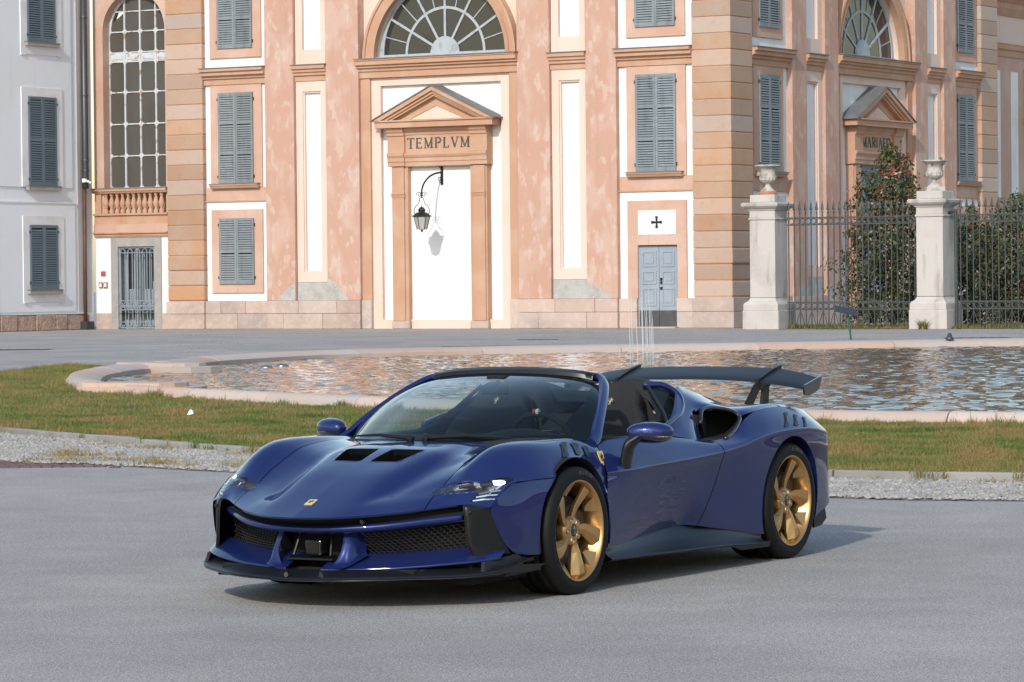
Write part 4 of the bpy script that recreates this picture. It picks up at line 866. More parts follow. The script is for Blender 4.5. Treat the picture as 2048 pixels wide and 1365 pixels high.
# ------------------------------------------------------------------ fence, pillars, urns, shrubs
A0 = Vector((7.71, 117.13, 0)); FP = Fr(A0, -D1, N1); FP.flip = False
def pillar(s0, lb):
    r_ = empty('gate_pillar', tuple(FP(s0 + .66, 0, -.66))); tag(r_, lb, 'pillar')
    def blk(name, e, z0, z1, bev=.02, m='pillar'): return slab(name, FP, s0 + e, s0 + 1.34 - e, z0, z1, -1.34 + e, -e, M[m], r_, bev)
    blk('base_block', 0, 0, .64); 
    k = MB(); rings = [(.03, .645), (.03, .84), (.07, .90), (.16, .97), (.19, 1.02), (.20, 1.06)]; v = []; f = []
    for e, z in rings: v += [FP(s0 + e, z, -e), FP(s0 + 1.34 - e, z, -e), FP(s0 + 1.34 - e, z, -1.34 + e), FP(s0 + e, z, -1.34 + e)]
    for i in range(len(rings) - 1): f += [(4 * i + j, 4 * i + (j + 1) % 4, 4 * i + 4 + (j + 1) % 4, 4 * i + 4 + j) for j in range(4)]
    f += [(3, 2, 1, 0), tuple(range(len(v) - 4, len(v)))]; k.add(v, f); k.obj('base_molding', M['pillar'], r_, True)
    blk('shaft', .20, 1.07, 3.66, .012); blk('neck_ring', .165, 3.66, 3.74); blk('neck', .20, 3.74, 3.98, .01)
    k = MB(); rings = [(.17, 3.98), (.15, 4.02), (.06, 4.07), (.03, 4.10), (.0, 4.12), (-.02, 4.20), (.02, 4.24)]; v = []; f = []
    for e, z in rings: v += [FP(s0 + e, z, -e), FP(s0 + 1.34 - e, z, -e), FP(s0 + 1.34 - e, z, -1.34 + e), FP(s0 + e, z, -1.34 + e)]
    for i in range(len(rings) - 1): f += [(4 * i + j, 4 * i + (j + 1) % 4, 4 * i + 4 + (j + 1) % 4, 4 * i + 4 + j) for j in range(4)]
    f += [(3, 2, 1, 0), tuple(range(len(v) - 4, len(v)))]; k.add(v, f); k.obj('capital', M['pillar'], r_, True)
    blk('top_block', .21, 4.24, 4.50, .02)
PS = (0.0, 6.06)
pillar(PS[0], 'white stone gate pillar beside the quoined palace corner'); pillar(PS[1], 'white stone gate pillar between the two shrubs, with weeds at its foot')
def urn(s0, lb, terra):
    c = FP(s0 + .67, 4.50, -.67); r_ = empty('stone_urn', tuple(c)); tag(r_, lb, 'urn')
    k = MB(); 
    if terra: k.lathe([(.30, 0), (.32, .08), (.25, .14), (0, .14)], 12, c); k.obj('foot', M['terra'], r_, True); zz = .10
    else: k.box((c.x - .30, c.y - .30, c.z), (c.x + .30, c.y + .30, c.z + .14)); k.obj('foot', M['urn'], r_, True); zz = .10
    k = MB(); k.lathe([(.26, zz), (.24, zz + .06), (.12, zz + .16), (.085, zz + .22), (.09, zz + .27), (.13, zz + .30), (.20, zz + .33)], 18, c); k.obj('stem', M['urn'], r_, True, True)
    k = MB(); n = 28; prof = [(.19, .32), (.27, .40), (.285, .50), (.265, .56)]; v = []; f = []
    for i, (r0, z) in enumerate(prof):
        for q in range(n):
            w = 2 * math.pi * q / n; rr_ = r0 * (1 + (.045 if q % 2 else -.03) * (1 if 0 < i < 3 else .4)); v.append((c.x + rr_ * math.cos(w), c.y + rr_ * math.sin(w), c.z + zz + z))
    for i in range(3): f += [(i * n + q, i * n + (q + 1) % n, (i + 1) * n + (q + 1) % n, (i + 1) * n + q) for q in range(n)]
    k.add(v, f); k.obj('gadrooned_bowl', M['urn'], r_, True)
    k = MB(); k.lathe([(.26, zz + .55), (.275, zz + .57), (.25, zz + .59), (.255, zz + .66), (.29, zz + .76), (.36, zz + .84), (.45, zz + .86), (.46, zz + .90), (.42, zz + .91), (.36, zz + .86), (0, zz + .84)], 20, c); k.obj('rim', M['urn'], r_, True, True)
urn(PS[0], 'stone urn with terracotta foot on the left gate pillar', True); urn(PS[1], 'lichened stone urn holding seedlings on the right gate pillar', False)
k = MB()
bar = MB(); bar.tube([(0, 0, .05), (0, 0, 3.92)], .021, 6); bar.lathe([(.03, 3.86), (.035, 3.89), (.018, 3.92), (.014, 3.96)], 6); bar.add([(0, 0, 4.30), (.062, 0, 3.99), (0, .025, 3.99), (-.062, 0, 3.99), (0, -.025, 3.99), (0, 0, 3.93)], [(0, 1, 2), (0, 2, 3), (0, 3, 4), (0, 4, 1), (5, 2, 1), (5, 3, 2), (5, 4, 3), (5, 1, 4)])
barm = bar.mesh('bar', M['iron']); rg = MB(); rg.tube([(.088 * math.cos(t), 0, .088 * math.sin(t)) for t in np.linspace(0, 2 * math.pi, 13)], .013, 4, False); rgm = rg.mesh('ring', M['iron'])
vb = MB(); vb.tube([(0, 0, .62), (-.10, 0, .34), (-.185, 0, .05)], .013, 5); vb.tube([(0, 0, .62), (.10, 0, .34), (.185, 0, .05)], .013, 5); vbm = vb.mesh('brace', M['iron'])
def fence(name, s0, s1, lb, cat, n):
    r_ = empty(name, tuple(FP((s0 + s1) / 2, 0, -.67))); tag(r_, lb, cat); inv = worldinv(r_); st = (s1 - s0) / n
    for z in (3.48, 3.71, .66, .90): slab('rail', FP, s0 - .05, s1 + .05, z - .022, z + .022, -.69, -.65, M['iron'], r_)
    for i in range(n + 1):
        s = s0 + st * i; put('bar', barm, r_, inv, FP.mtx(s, 0, -.67))
        if i < n:
            put('ring', rgm, r_, inv, FP.mtx(s + st / 2, 3.595, -.67)); put('ring', rgm, r_, inv, FP.mtx(s + st / 2, .78, -.67))
        if i % 2 == 0 and 0 < i < n: put('brace', vbm, r_, inv, FP.mtx(s, 0, -.67))
    return r_
fence('iron_fence', 1.42, 6.0, 'grey spear-topped iron fence panel between the two stone pillars', 'fence', 22)
gr_ = fence('iron_gate', 7.62, 13.16, 'grey spear-topped iron gate hung right of the second pillar', 'gate', 25)
k = MB(); k.tube([FP(7.46, .02, -.67), FP(7.46, 3.9, -.67)], .055, 8); k.tube([FP(7.18, 3.78, -.67), FP(7.46, 3.84, -.67)], .04, 6); k.obj('hinge_post', M['iron'], gr_, True)

M['camellia'] = leafmat('camellia_leaf', [(0.014, 0.028, 0.010), (0.028, 0.048, 0.014), (0.05, 0.068, 0.02), (0.085, 0.075, 0.028)], 1.3, .38, .1)
M['flower'] = mat('red_camellia_flower', (0.34, 0.018, 0.03), 0.6); M['amber'] = mat('withered_amber_flower', (0.17, 0.065, 0.03), 0.6)
M['bark'] = mat('brown_bark', (0.07, 0.05, 0.035), 0.9); M['lightleaf'] = leafmat('seedling_leaf', [(0.05, 0.09, 0.02), (0.1, 0.14, 0.03), (0.16, 0.15, 0.05)], 4, .5, .2)
def leaves(name, C_, Nn, size, matl, parent):
    n = len(C_); a = RNG.normal(0, 1, (n, 3)); a /= np.linalg.norm(a, axis=1)[:, None]; a[:, 2] -= .25; nn = Nn + RNG.normal(0, .55, (n, 3)); b_ = np.cross(nn, a); b_ /= np.linalg.norm(b_, axis=1)[:, None] + 1e-9; a = np.cross(b_, nn); a /= np.linalg.norm(a, axis=1)[:, None] + 1e-9
    L_ = size * RNG.uniform(.7, 1.35, n)[:, None]; V = np.stack([C_ - a * L_ * .5, C_ + b_ * L_ * .27, C_ + a * L_ * .5, C_ - b_ * L_ * .27], 1)
    me = bpy.data.meshes.new(name); me.vertices.add(4 * n); me.vertices.foreach_set('co', V.reshape(-1)); me.loops.add(4 * n); me.loops.foreach_set('vertex_index', np.arange(4 * n, dtype=np.int32)); me.polygons.add(n); me.polygons.foreach_set('loop_start', np.arange(0, 4 * n, 4)); me.update(calc_edges=True); me.materials.append(matl)
    return obj(name, me, parent, True)
def shrub(x, y, prof, cnt, lb, seed, reds, ambers, leaf=.13):
    """prof: (height, radius) outline"""
    r_ = empty('camellia_shrub', (x, y, 0)); tag(r_, lb, 'shrub', 'shrubs behind the iron fence')
    g = np.random.default_rng(seed); H = np.array([p[0] for p in prof]); Rr = np.array([p[1] for p in prof])
    def pos(n, lo, hi):
        z = g.uniform(H[0], H[-1], n * 3); keep = g.random(n * 3) < np.interp(z, H, Rr) / Rr.max(); z = z[keep][:n]; w = g.uniform(0, 6.283, len(z))
        lump = 1 + .20 * np.sin(w * 3 + z * 2.1 + seed) + .16 * np.sin(w * 5 - z * 3.3) + .14 * np.sin(z * 6.5 + w * 2)
        t = g.uniform(lo, hi, len(z)) ** .6; rr_ = np.interp(z, H, Rr) * lump * t
        return np.stack([x + rr_ * np.cos(w), y + rr_ * np.sin(w), z], 1), np.stack([np.cos(w), np.sin(w), .45 + 0 * w], 1)
    C_, Nn = pos(cnt, .25, 1.05)
    cl, cn = pos(cnt // 14, .85, 1.18); C2 = np.repeat(cl, 7, 0) + g.normal(0, .11, (len(cl) * 7, 3)); N2_ = np.repeat(cn, 7, 0)
    leaves('crown', np.concatenate([C_, C2]), np.concatenate([Nn, N2_]), leaf, M['camellia'], r_)
    k = MB(); k.tube([(x, y, 0), (x + .05, y, H[-1] * .4), (x - .03, y + .05, H[-1] * .8)], [.09, .06, .02], 7)
    for q in range(14):
        w = q * 2.4; z = H[0] + .3 + (H[-1] - H[0]) * .06 * q; r0 = np.interp(z + .4, H, Rr) * .8; k.tube([(x, y, z), (x + math.cos(w) * r0 * .6, y + math.sin(w) * r0 * .6, z + .3), (x + math.cos(w) * r0, y + math.sin(w) * r0, z + .45)], [.035, .02, .008], 5)
    k.obj('trunk', M['bark'], r_, True)
    for nm, n, lo, mt, sz in (('red_flowers', reds, .55, M['flower'], .085), ('amber_flowers', ambers, 0.45 if reds > 50 else 0.0, M['amber'], .085)):
        if not n: continue
        P_, Q = pos(n * 3, .9, 1.12); P_, Q = P_[P_[:, 2] > H[-1] * lo][:n], Q[P_[:, 2] > H[-1] * lo][:n]; P5 = np.repeat(P_, 5, 0) + g.normal(0, .03, (len(P_) * 5, 3)); leaves(nm, P5, np.repeat(Q, 5, 0), sz, mt, r_)["kind"] = 'stuff'
shrub(13.0, 119.6, [(.15, 1.35), (.8, 1.5), (2.0, 1.5), (3.2, 1.35), (4.2, 1.12), (5.0, .85), (5.7, .5), (6.3, .08)], 9000, 'tall cone-shaped camellia shrub with red flowers at its top, between the pillars', 1, 80, 300)
shrub(15.55, 118.4, [(.12, .8), (1.0, 1.0), (2.4, .85), (3.3, .5), (4.1, .08)], 3600, 'slimmer dark shrub just right of the second pillar', 2, 14, 26)
shrub(17.35, 119.4, [(.12, .8), (1.0, 1.25), (2.6, 1.45), (3.5, 1.1), (4.2, .5), (4.45, .1)], 6800, 'broad dark shrub cut off by the right picture edge', 3, 4, 22)
# garden grass behind the fence, weeds at the pillar feet, seedlings in the urn
gb = [(8.9, 117.2), (17.6, 111.9), (22, 118), (18, 126), (11, 124)]
k = MB(); k.prism(gb, .0, .03, lambda a, c, h: (a, c, h)); tag(k.obj('garden_bed', M['soil']), kind='structure')
P = np.stack([RNG.uniform(9, 19, 30000), RNG.uniform(111.5, 119, 30000)], 1); e = (P[:, 1] - 117.2) + (P[:, 0] - 8.9) * .61; P = P[(e > -.1) & (e < 2.2)]
tag(blades('garden_grass', P, .06, .22, .010, .02, M['grass'], .9), 'rough grass at the foot of the shrubs behind the fence', 'grass', kind='stuff')
for s_, off, h, lb in ((PS[1] + .55, .10, .42, 'yellow-green weed growing at the foot of the right pillar'), (PS[1] + 1.45, -.5, .2, 'small weed in the corner between right pillar and gate')):
    c = FP(s_, 0, off); pts = np.array([c.x, c.y]) + RNG.normal(0, .07, (60, 2)); o = blades('weed_plant', pts, h * .4, h, .022, 0, M['lightleaf'], 1.1); tag(o, lb, 'weed')
c = FP(PS[1] + .67, 5.42, -.67)
for i, (dx, lb) in enumerate(((-.22, 'left seedling growing in the right urn'), (.2, 'right seedling growing in the right urn'))):
    P_ = np.array([c.x + dx, c.y - .2, c.z + .06]) + RNG.normal(0, .05, (14, 3)); o = leaves('seedling', P_, np.tile((0, -.3, 1.), (14, 1)), .13, M['lightleaf'], None); tag(o, lb, 'seedling')
# tall trees behind the camera and off to the right: never in frame, they stand in the car's and the windows' reflections
def treeline(name, pts, hmin, hmax, lb, seed):
    g = np.random.default_rng(seed); C_ = []; Nn = []
    for (x0, y0), (x1, y1) in zip(pts[:-1], pts[1:]):
        L_ = math.hypot(x1 - x0, y1 - y0)
        for i in range(int(L_ / 5)):
            t = g.random(); cx, cy = x0 + (x1 - x0) * t + g.normal(0, 2), y0 + (y1 - y0) * t + g.normal(0, 2); h = g.uniform(hmin, hmax); n = 130
            u = g.normal(0, 1, (n, 3)); u /= np.linalg.norm(u, axis=1)[:, None]; p = u * g.uniform(.4, 1, (n, 1)) * (3.4, 3.4, h * .46); p += (cx, cy, h * .55); C_.append(p); Nn.append(u)
    o = leaves(name, np.concatenate(C_), np.concatenate(Nn), 2.6, M['grass'], None); tag(o, lb, 'trees', kind='stuff')
treeline('far_trees', [(-95, -30), (-60, -75), (40, -85), (95, -60)], 14, 24, 'dark wood far behind the viewpoint seen only in reflections', 5)

# the court's opposite wing, off to the right of the frame: it stands in the car's side as a reflection
M['plainwall'] = mat('smooth_ochre_plaster', (0.36, 0.25, 0.19), 0.9)
ow = empty('courtyard_wing', (66, 30, 0)); tag(ow, kind='structure')
FO = Fr(Vector((62, -70, 0)), Vector((.06, .998, 0)), Vector((-.998, .06, 0))); FO.flip = False
slab('wall', FO, 0, 190, 0, 9.2, -8, 0, M['plainwall'], ow); slab('plinth_course', FO, 0, 190, 0, 1.1, 0, .08, M['plainwall'], ow); slab('band', FO, 0, 190, 4.6, 4.9, 0, .10, M['peach'], ow); slab('eaves', FO, -1, 191, 9.2, 9.6, -8.5, .7, M['orange'], ow)
# ------------------------------------------------------------------ the car (x forward from the front axle, y to its left, z up)
CARLOC = (-0.49329, 19.35762, 0.0); CARYAW = 0.52077
car = empty('sports_car', CARLOC, -(math.pi / 2 + CARYAW))
tag(car, 'dark blue open two-seat sports car with gold wheels and a rear wing', 'car')
M['paint'] = mat('dark_blue_metallic_paint', (0.013, 0.024, 0.112), 0.30, 0.35, Specular_IOR_Level=.0, Coat_Weight=1.0, Coat_Roughness=0.006, Coat_IOR=1.5)
M['black'] = mat('satin_black_plastic', (0.006, 0.006, 0.0065), 0.36, Specular_IOR_Level=.4); M['gloss'] = mat('gloss_black', (0.008, 0.008, 0.009), 0.08, Coat_Weight=1.0)
M['carbon'] = mat('dark_satin_carbon', (0.008, 0.009, 0.012), 0.42, 0.0, Specular_IOR_Level=.4); M['skirt'] = mat('satin_dark_blue_grey', (0.006, 0.008, 0.014), 0.36, 0.0, Specular_IOR_Level=.35)
M['void'] = mat('unlit_cavity', (0.004, 0.004, 0.004), 0.9); M['cloth'] = mat('black_alcantara', (0.012, 0.012, 0.014), 0.85)
M['tyre'] = mat('tyre_rubber', (0.0065, 0.0065, 0.007), 0.65, Specular_IOR_Level=.25); M['gold'] = mat('satin_gold_alloy', (0.54, 0.33, 0.135), 0.35, 0.8); M['gold_cut'] = mat('pale_gold_machined', (0.66, 0.50, 0.31), 0.3, 0.75)
M['disc'] = mat('brake_disc_ceramic', (0.10, 0.10, 0.11), 0.45, 0.6); M['chrome'] = mat('polished_metal', (0.75, 0.75, 0.76), 0.12, 1.0)
def thin_glass(name, tint, refl=1.0):
    m = bpy.data.materials.new(name); m.use_nodes = True; N, L = m.node_tree.nodes, m.node_tree.links; N.remove(N["Principled BSDF"])
    t = N.new("ShaderNodeBsdfTransparent"); t.inputs[0].default_value = (*tint, 1); gl = N.new("ShaderNodeBsdfGlossy"); gl.inputs["Roughness"].default_value = .0; gl.inputs[0].default_value = (refl, refl, refl, 1)
    lw = N.new("ShaderNodeLayerWeight"); lw.inputs[0].default_value = .5; pw = N.new("ShaderNodeMath"); pw.operation = 'POWER'; pw.inputs[1].default_value = 5; L.new(lw.outputs["Facing"], pw.inputs[0]); f = N.new("ShaderNodeMath"); f.operation = 'MULTIPLY_ADD'; f.inputs[1].default_value = .95; f.inputs[2].default_value = .045; L.new(pw.outputs[0], f.inputs[0]); mx = N.new("ShaderNodeMixShader"); L.new(f.outputs[0], mx.inputs[0]); L.new(t.outputs[0], mx.inputs[1]); L.new(gl.outputs[0], mx.inputs[2]); L.new(mx.outputs[0], N["Material Output"].inputs[0]); return m
M['wind'] = thin_glass('windscreen_glass', (0.50, 0.62, 0.60)); M['lens'] = thin_glass('headlamp_lens', (0.86, 0.88, 0.9))
M['led'] = mat('lit_led', (1, 1, 1), 0.3, Emission_Strength=4.0); M['led'].node_tree.nodes["Principled BSDF"].inputs["Emission Color"].default_value = (1, .98, .95, 1)
M['lampshell'] = mat('lamp_reflector_shell', (0.20, 0.21, 0.23), 0.25, 0.75); M['badge'] = mat('yellow_badge', (0.66, 0.50, 0.20), 0.35, Coat_Weight=.5); M['mirrorglass'] = mat('mirror_glass', (0.8, 0.8, 0.82), 0.03, 1.0)
M['red'] = mat('red_mark', (0.6, 0.03, 0.03), 0.5); M['mesh'] = mat('grille_wire', (0.10, 0.095, 0.09), 0.35, 0.8)

def cr(A, n):
    A = np.asarray(A, float); K = len(A); P = np.concatenate([[2 * A[0] - A[1]], A, [2 * A[-1] - A[-2]]]); out = []
    for i in range(K - 1):
        p0, p1, p2, p3 = P[i:i + 4]
        for k in range(n):
            t = k / n; out.append(.5 * (2 * p1 + (p2 - p0) * t + (2 * p0 - 5 * p1 + 4 * p2 - p3) * t * t + (3 * p1 - p0 - 3 * p2 + p3) * t ** 3))
    out.append(A[-1]); return np.array(out)
def surf(net, nu, nv):
    A = cr(np.asarray(net, float), nu); return np.swapaxes(cr(np.swapaxes(A, 0, 1), nv), 0, 1)
def circ(cx, cz, r):
    def f(P):
        d = P[:, [0, 2]] - (cx, cz); q = np.linalg.norm(d, axis=1); ins = q < r; Q = P.copy(); s = r / np.maximum(q, 1e-6); Q[:, 0] = cx + d[:, 0] * s; Q[:, 2] = cz + d[:, 1] * s; return ins, Q
    return f
def polycut(poly, ax=(0, 1)):
    poly = np.array(poly); nxt = np.roll(poly, -1, 0)
    def f(P):
        X = P[:, list(ax)]; c = np.zeros(len(X), bool); best = np.full(len(X), 1e9); bp_ = X.copy()
        for a, bq in zip(poly, nxt):
            if a[1] != bq[1]: c ^= ((a[1] > X[:, 1]) != (bq[1] > X[:, 1])) & (X[:, 0] < (bq[0] - a[0]) * (X[:, 1] - a[1]) / (bq[1] - a[1]) + a[0])
            e = bq - a; t = np.clip(((X - a) @ e) / (e @ e), 0, 1); q = a + t[:, None] * e; d = np.linalg.norm(X - q, axis=1); m_ = d < best; best[m_] = d[m_]; bp_[m_] = q[m_]
        Q = P.copy(); Q[:, ax[0]] = bp_[:, 0]; Q[:, ax[1]] = bp_[:, 1]; return c, Q
    return f
def roundpoly(pts, r, n=4):
    out = []; K = len(pts)
    for i in range(K):
        a, p, c = np.array(pts[i - 1], float), np.array(pts[i], float), np.array(pts[(i + 1) % K], float); u = a - p; w = c - p; ru = min(r, .45 * np.linalg.norm(u)); rw = min(r, .45 * np.linalg.norm(w)); u = p + u / np.linalg.norm(u) * ru; w = p + w / np.linalg.norm(w) * rw
        for k in range(n + 1): t = k / n; out.append(tuple((1 - t) ** 2 * u + 2 * t * (1 - t) * p + t * t * w))
    return out
def gridpart(name, G, m, parent, cuts=(), lip=.0, keep=None, thick=.0, mir=False):
    nu, nv = G.shape[:2]; P = G.reshape(-1, 3).copy(); inside = np.zeros(len(P), bool)
    idx = np.arange(nu * nv).reshape(nu, nv); F = np.stack([idx[:-1, :-1], idx[1:, :-1], idx[1:, 1:], idx[:-1, 1:]], -1).reshape(-1, 4)
    snapped = np.zeros(len(P), bool); alive = np.ones(len(F), bool)
    if keep is not None: alive &= keep(P[F].mean(1))
    for c in cuts:
        ins, Q = c(P); k = ins[F].all(1); alive &= ~k; use = np.zeros(len(P), bool); use[F[alive].ravel()] = True; mv = ins & use; P[mv] = Q[mv]; snapped |= mv
    F = F[alive]; V = [tuple(p) for p in P]; faces = [tuple(f) for f in F]
    if lip:
        from collections import Counter
        E_ = Counter(); 
        for f in faces:
            for a, bq in zip(f, f[1:] + f[:1]): E_[(min(a, bq), max(a, bq))] += 1
        mp_ = {}
        for f in list(faces):
            for a, bq in zip(f, f[1:] + f[:1]):
                if E_[(min(a, bq), max(a, bq))] == 1 and snapped[a] and snapped[bq]:
                    for q in (a, bq):
                        if q not in mp_: mp_[q] = len(V); V.append((V[q][0], V[q][1] - lip, V[q][2]))
                    faces.append((bq, a, mp_[a], mp_[bq]))
    used = sorted({i for f in faces for i in f}); re_ = {o: n for n, o in enumerate(used)}; V = [V[i] for i in used]; faces = [tuple(re_[i] for i in f) for f in faces]
    if mir: V = [(x, -y, z) for x, y, z in V]; faces = [f[::-1] for f in faces]
    bm = bmesh.new(); vs = [bm.verts.new(v) for v in V]
    for f in faces:
        if len(set(f)) == len(f):
            try: bm.faces.new([vs[i] for i in f])
            except ValueError: pass
    bmesh.ops.remove_doubles(bm, verts=bm.verts, dist=.0002); me = bpy.data.meshes.new(name); bm.to_mesh(me); bm.free(); me.materials.append(m); me.shade_smooth()
    o = obj(name, me, parent)
    if thick: sm = o.modifiers.new('thickness', 'SOLIDIFY'); sm.thickness = thick; sm.offset = -1 if not mir else -1
    autosmooth(o, 38); return o
def both(fn):
    for mir in (False, True): fn(mir)
def my(p, mir): return (p[0], -p[1], p[2]) if mir else tuple(p)
def mb_part(k, name, m, parent, mir=False, smooth=False, auto=None):
    if mir: k.v = [(x, -y, z) for x, y, z in k.v]; k.f = [f[::-1] for f in k.f]
    o = k.obj(name, m, parent, False, smooth)
    if auto: autosmooth(o, auto)
    return o
RF, RR = .386, .392; FA, RA_ = (0.0, .345), (-2.65, .35)

# ---- front: hood and fenders, one surface split in panels
HN = [
 [(1.325, 0, .474), (1.285, .19, .476), (1.20, .34, .484), (1.095, .48, .496), (.985, .60, .512), (.88, .71, .528), (.835, .79, .53), (.785, .873, .512)],
 [(1.17, 0, .533), (1.145, .21, .533), (1.085, .32, .536), (1.005, .44, .541), (.895, .59, .562), (.81, .71, .592), (.765, .80, .585), (.705, .885, .566)],
 [(.97, 0, .612), (.955, .235, .608), (.92, .33, .576), (.86, .435, .588), (.775, .58, .615), (.705, .705, .672), (.655, .81, .652), (.585, .896, .630)],
 [(.78, 0, .682), (.775, .25, .678), (.755, .345, .628), (.71, .445, .638), (.645, .58, .682), (.585, .705, .757), (.535, .82, .720), (.45, .926, .640)],
 [(.58, 0, .742), (.575, .275, .736), (.56, .37, .690), (.53, .465, .700), (.485, .58, .744), (.44, .70, .812), (.39, .83, .775), (.31, .956, .645)],
 [(.40, 0, .788), (.395, .275, .783), (.38, .385, .752), (.35, .485, .762), (.315, .59, .790), (.27, .70, .832), (.23, .84, .802), (.15, .970, .645)],
 [(.24, 0, .810), (.22, .23, .806), (.17, .37, .793), (.11, .49, .796), (.06, .60, .812), (.03, .70, .834), (0, .845, .806), (-.05, .976, .645)],
 [(.135, 0, .821), (.105, .22, .818), (.01, .37, .811), (-.09, .49, .810), (-.19, .60, .813), (-.25, .71, .824), (-.27, .845, .795), (-.295, .970, .53)],
 [(.10, 0, .822), (.07, .22, .819), (-.03, .37, .812), (-.13, .49, .811), (-.28, .62, .810), (-.44, .75, .808), (-.425, .884, .738), (-.348, .965, .52)],
]
HG = surf(HN, 14, 14)
archF = circ(*FA, RF)
LAMP = [(.852, .556), (.79, .575), (.774, .629), (.708, .773), (.53, .886), (.598, .888), (.681, .879), (.734, .872), (.80, .823), (.835, .775), (.797, .785), (.762, .794), (.804, .736), (.862, .617)]
lampcut = polycut(roundpoly(LAMP, .008, 3))
VENT = roundpoly([(.615, .028), (.607, .205), (.385, .25), (.388, .042)], .02)
ventcut = polycut(VENT)
SJ = 14 * 4; HGf = HG[:, SJ:].copy(); HGh = HG[:, :SJ + 1].copy(); HGf[:, 0, 1] += .003; HGh[:, -1, 1] -= .003
for mir in (False, True): gridpart('front_fender', HGf, M['paint'], car, (archF, lampcut), lip=.05, mir=mir)
bmH = gridpart('hood', HGh, M['paint'], car, (lampcut, ventcut)); o2 = gridpart('hood_half', HGh, M['paint'], car, (lampcut, ventcut), mir=True)
bm = bmesh.new(); bm.from_mesh(bmH.data); bm.from_mesh(o2.data); bmesh.ops.remove_doubles(bm, verts=bm.verts, dist=.0005); bmesh.ops.recalc_face_normals(bm, faces=bm.faces); bm.to_mesh(bmH.data); bm.free(); bpy.data.objects.remove(o2); autosmooth(bmH, 38)
from mathutils.bvhtree import BVHTree
def bvh(G):
    nu, nv = G.shape[:2]; idx = np.arange(nu * nv).reshape(nu, nv); F = np.stack([idx[:-1, :-1], idx[1:, :-1], idx[1:, 1:], idx[:-1, 1:]], -1).reshape(-1, 4); return BVHTree.FromPolygons([tuple(p) for p in G.reshape(-1, 3)], [tuple(map(int, f)) for f in F])
HB = bvh(HG)
def down(T, x, y, h=2.0):
    r = T.ray_cast(Vector((x, y, h)), Vector((0, 0, -1))); return r[0], r[1] if r[1] is None or r[1].z > 0 else -r[1]
def sidehit(T, x, z):
    r = T.ray_cast(Vector((x, 2.0, z)), Vector((0, -1, 0))); return r[0]
def lid(T, poly, off, name, m, parent, mir, down_=True):
    """flat panel that follows the surface, off above it"""
    k = MB(); P = []
    for x, y in poly:
        p, n = down(T, x, y)
        if p is None: continue
        P.append(p + n * off)
    c = sum(P, Vector()) / len(P); c2, n2 = down(T, c.x, c.y); c = c2 + n2 * off if c2 is not None else c; k.add([c] + P, [(0, i + 1, (i + 1) % len(P) + 1) for i in range(len(P))]); return mb_part(k, name, m, parent, mir)
def well(T, poly, depth, dirv, name, m, parent, mir):
    """recess below an opening: wall and floor"""
    P = [down(T, x, y)[0] for x, y in poly]; P = [p for p in P if p is not None]; d = Vector(dirv).normalized() * depth; n = len(P); Q = [p + d for p in P]; k = MB()
    k.add(P + Q, [(i, (i + 1) % n, n + (i + 1) % n, n + i) for i in range(n)] + [tuple(range(n, 2 * n))]); return mb_part(k, name, m, parent, mir)
for mir in (False, True):
    well(HB, VENT, .07, (-.25, 0, -1), 'hood_vent', M['black'], car, mir)
    k = MB()
    for t in (.33, .66):
        x = .615 - .225 * t; p0, _ = down(HB, x, .05); p1, _ = down(HB, x - .01, .225); k.add([p0 + Vector((0, 0, -.012)), p1 + Vector((0, 0, -.012)), p1 + Vector((-.05, 0, -.055)), p0 + Vector((-.05, 0, -.055))], [(0, 1, 2, 3)])
    mb_part(k, 'vent_vane', M['carbon'], car, mir)
    # headlamp: housing, lens, lit element, lamellae
    hl = empty('headlight', (0, 0, 0), 0, car)
    RP = roundpoly(LAMP, .008, 3)
    well(HB, RP, .05, (-.75, -.15, -.6), 'housing', M['lampshell'], hl, mir)
    # lens follows the surface
    nu, nv = HG.shape[:2]
    ls = gridpart('lens', HG, M['lens'], hl, keep=lambda P: lampcut(P)[0], mir=mir)
    for (x, y, sx, sy, m_, nm) in ((.625, .848, .013, .034, 'led', 'lamp_element'), (.69, .80, .011, .03, 'disc', 'reflector'), (.755, .715, .009, .04, 'disc', 'reflector'), (.80, .645, .009, .016, 'disc', 'reflector'), (.825, .60, .009, .012, 'disc', 'reflector')):
        p, n = down(HB, x, y); 
        if p is None: continue
        c = p - n * .018; u = Vector((-.70, .71, 0)); u = (u - n * u.dot(n)).normalized(); w = n.cross(u); k = MB()
        k.add([c - u * sy - w * sx, c + u * sy - w * sx, c + u * sy + w * sx, c - u * sy + w * sx, c - u * sy * .9 - w * sx * .9 + n * .008, c + u * sy * .9 - w * sx * .9 + n * .008, c + u * sy * .9 + w * sx * .9 + n * .008, c - u * sy * .9 + w * sx * .9 + n * .008], BOXF); mb_part(k, nm, M[m_], hl, mir)
    for i in range(3):
        k = MB(); t = i * .028; p0, n0 = down(HB, .768 + t * .8, .80 + t * -.2); p1, n1 = down(HB, .668 + t * 1.1, .874)
        if p0 is None or p1 is None: continue
        k.tube([p0 - n0 * .004, (p0 + p1) * .5 + n0 * .002, p1 - n1 * .004], .006, 6); mb_part(k, 'lamella', M['chrome'], hl, mir)
    # fender louvres
    for Q_ in ([(-.041, .836), (-.112, .832), (-.012, .905), (.062, .910)], [(-.155, .836), (-.228, .842), (-.185, .887), (-.125, .89)], [(-.262, .85), (-.312, .857), (-.285, .888), (-.245, .886)]):
        lid(HB, roundpoly(Q_, .010), .006, 'fender_louvre', M['black'], car, mir)
# black backing under the panels
core = MB(); core.box((-.35, -.70, .2), (.62, .70, .60)); mb_part(core, 'front_core', M['void'], car)

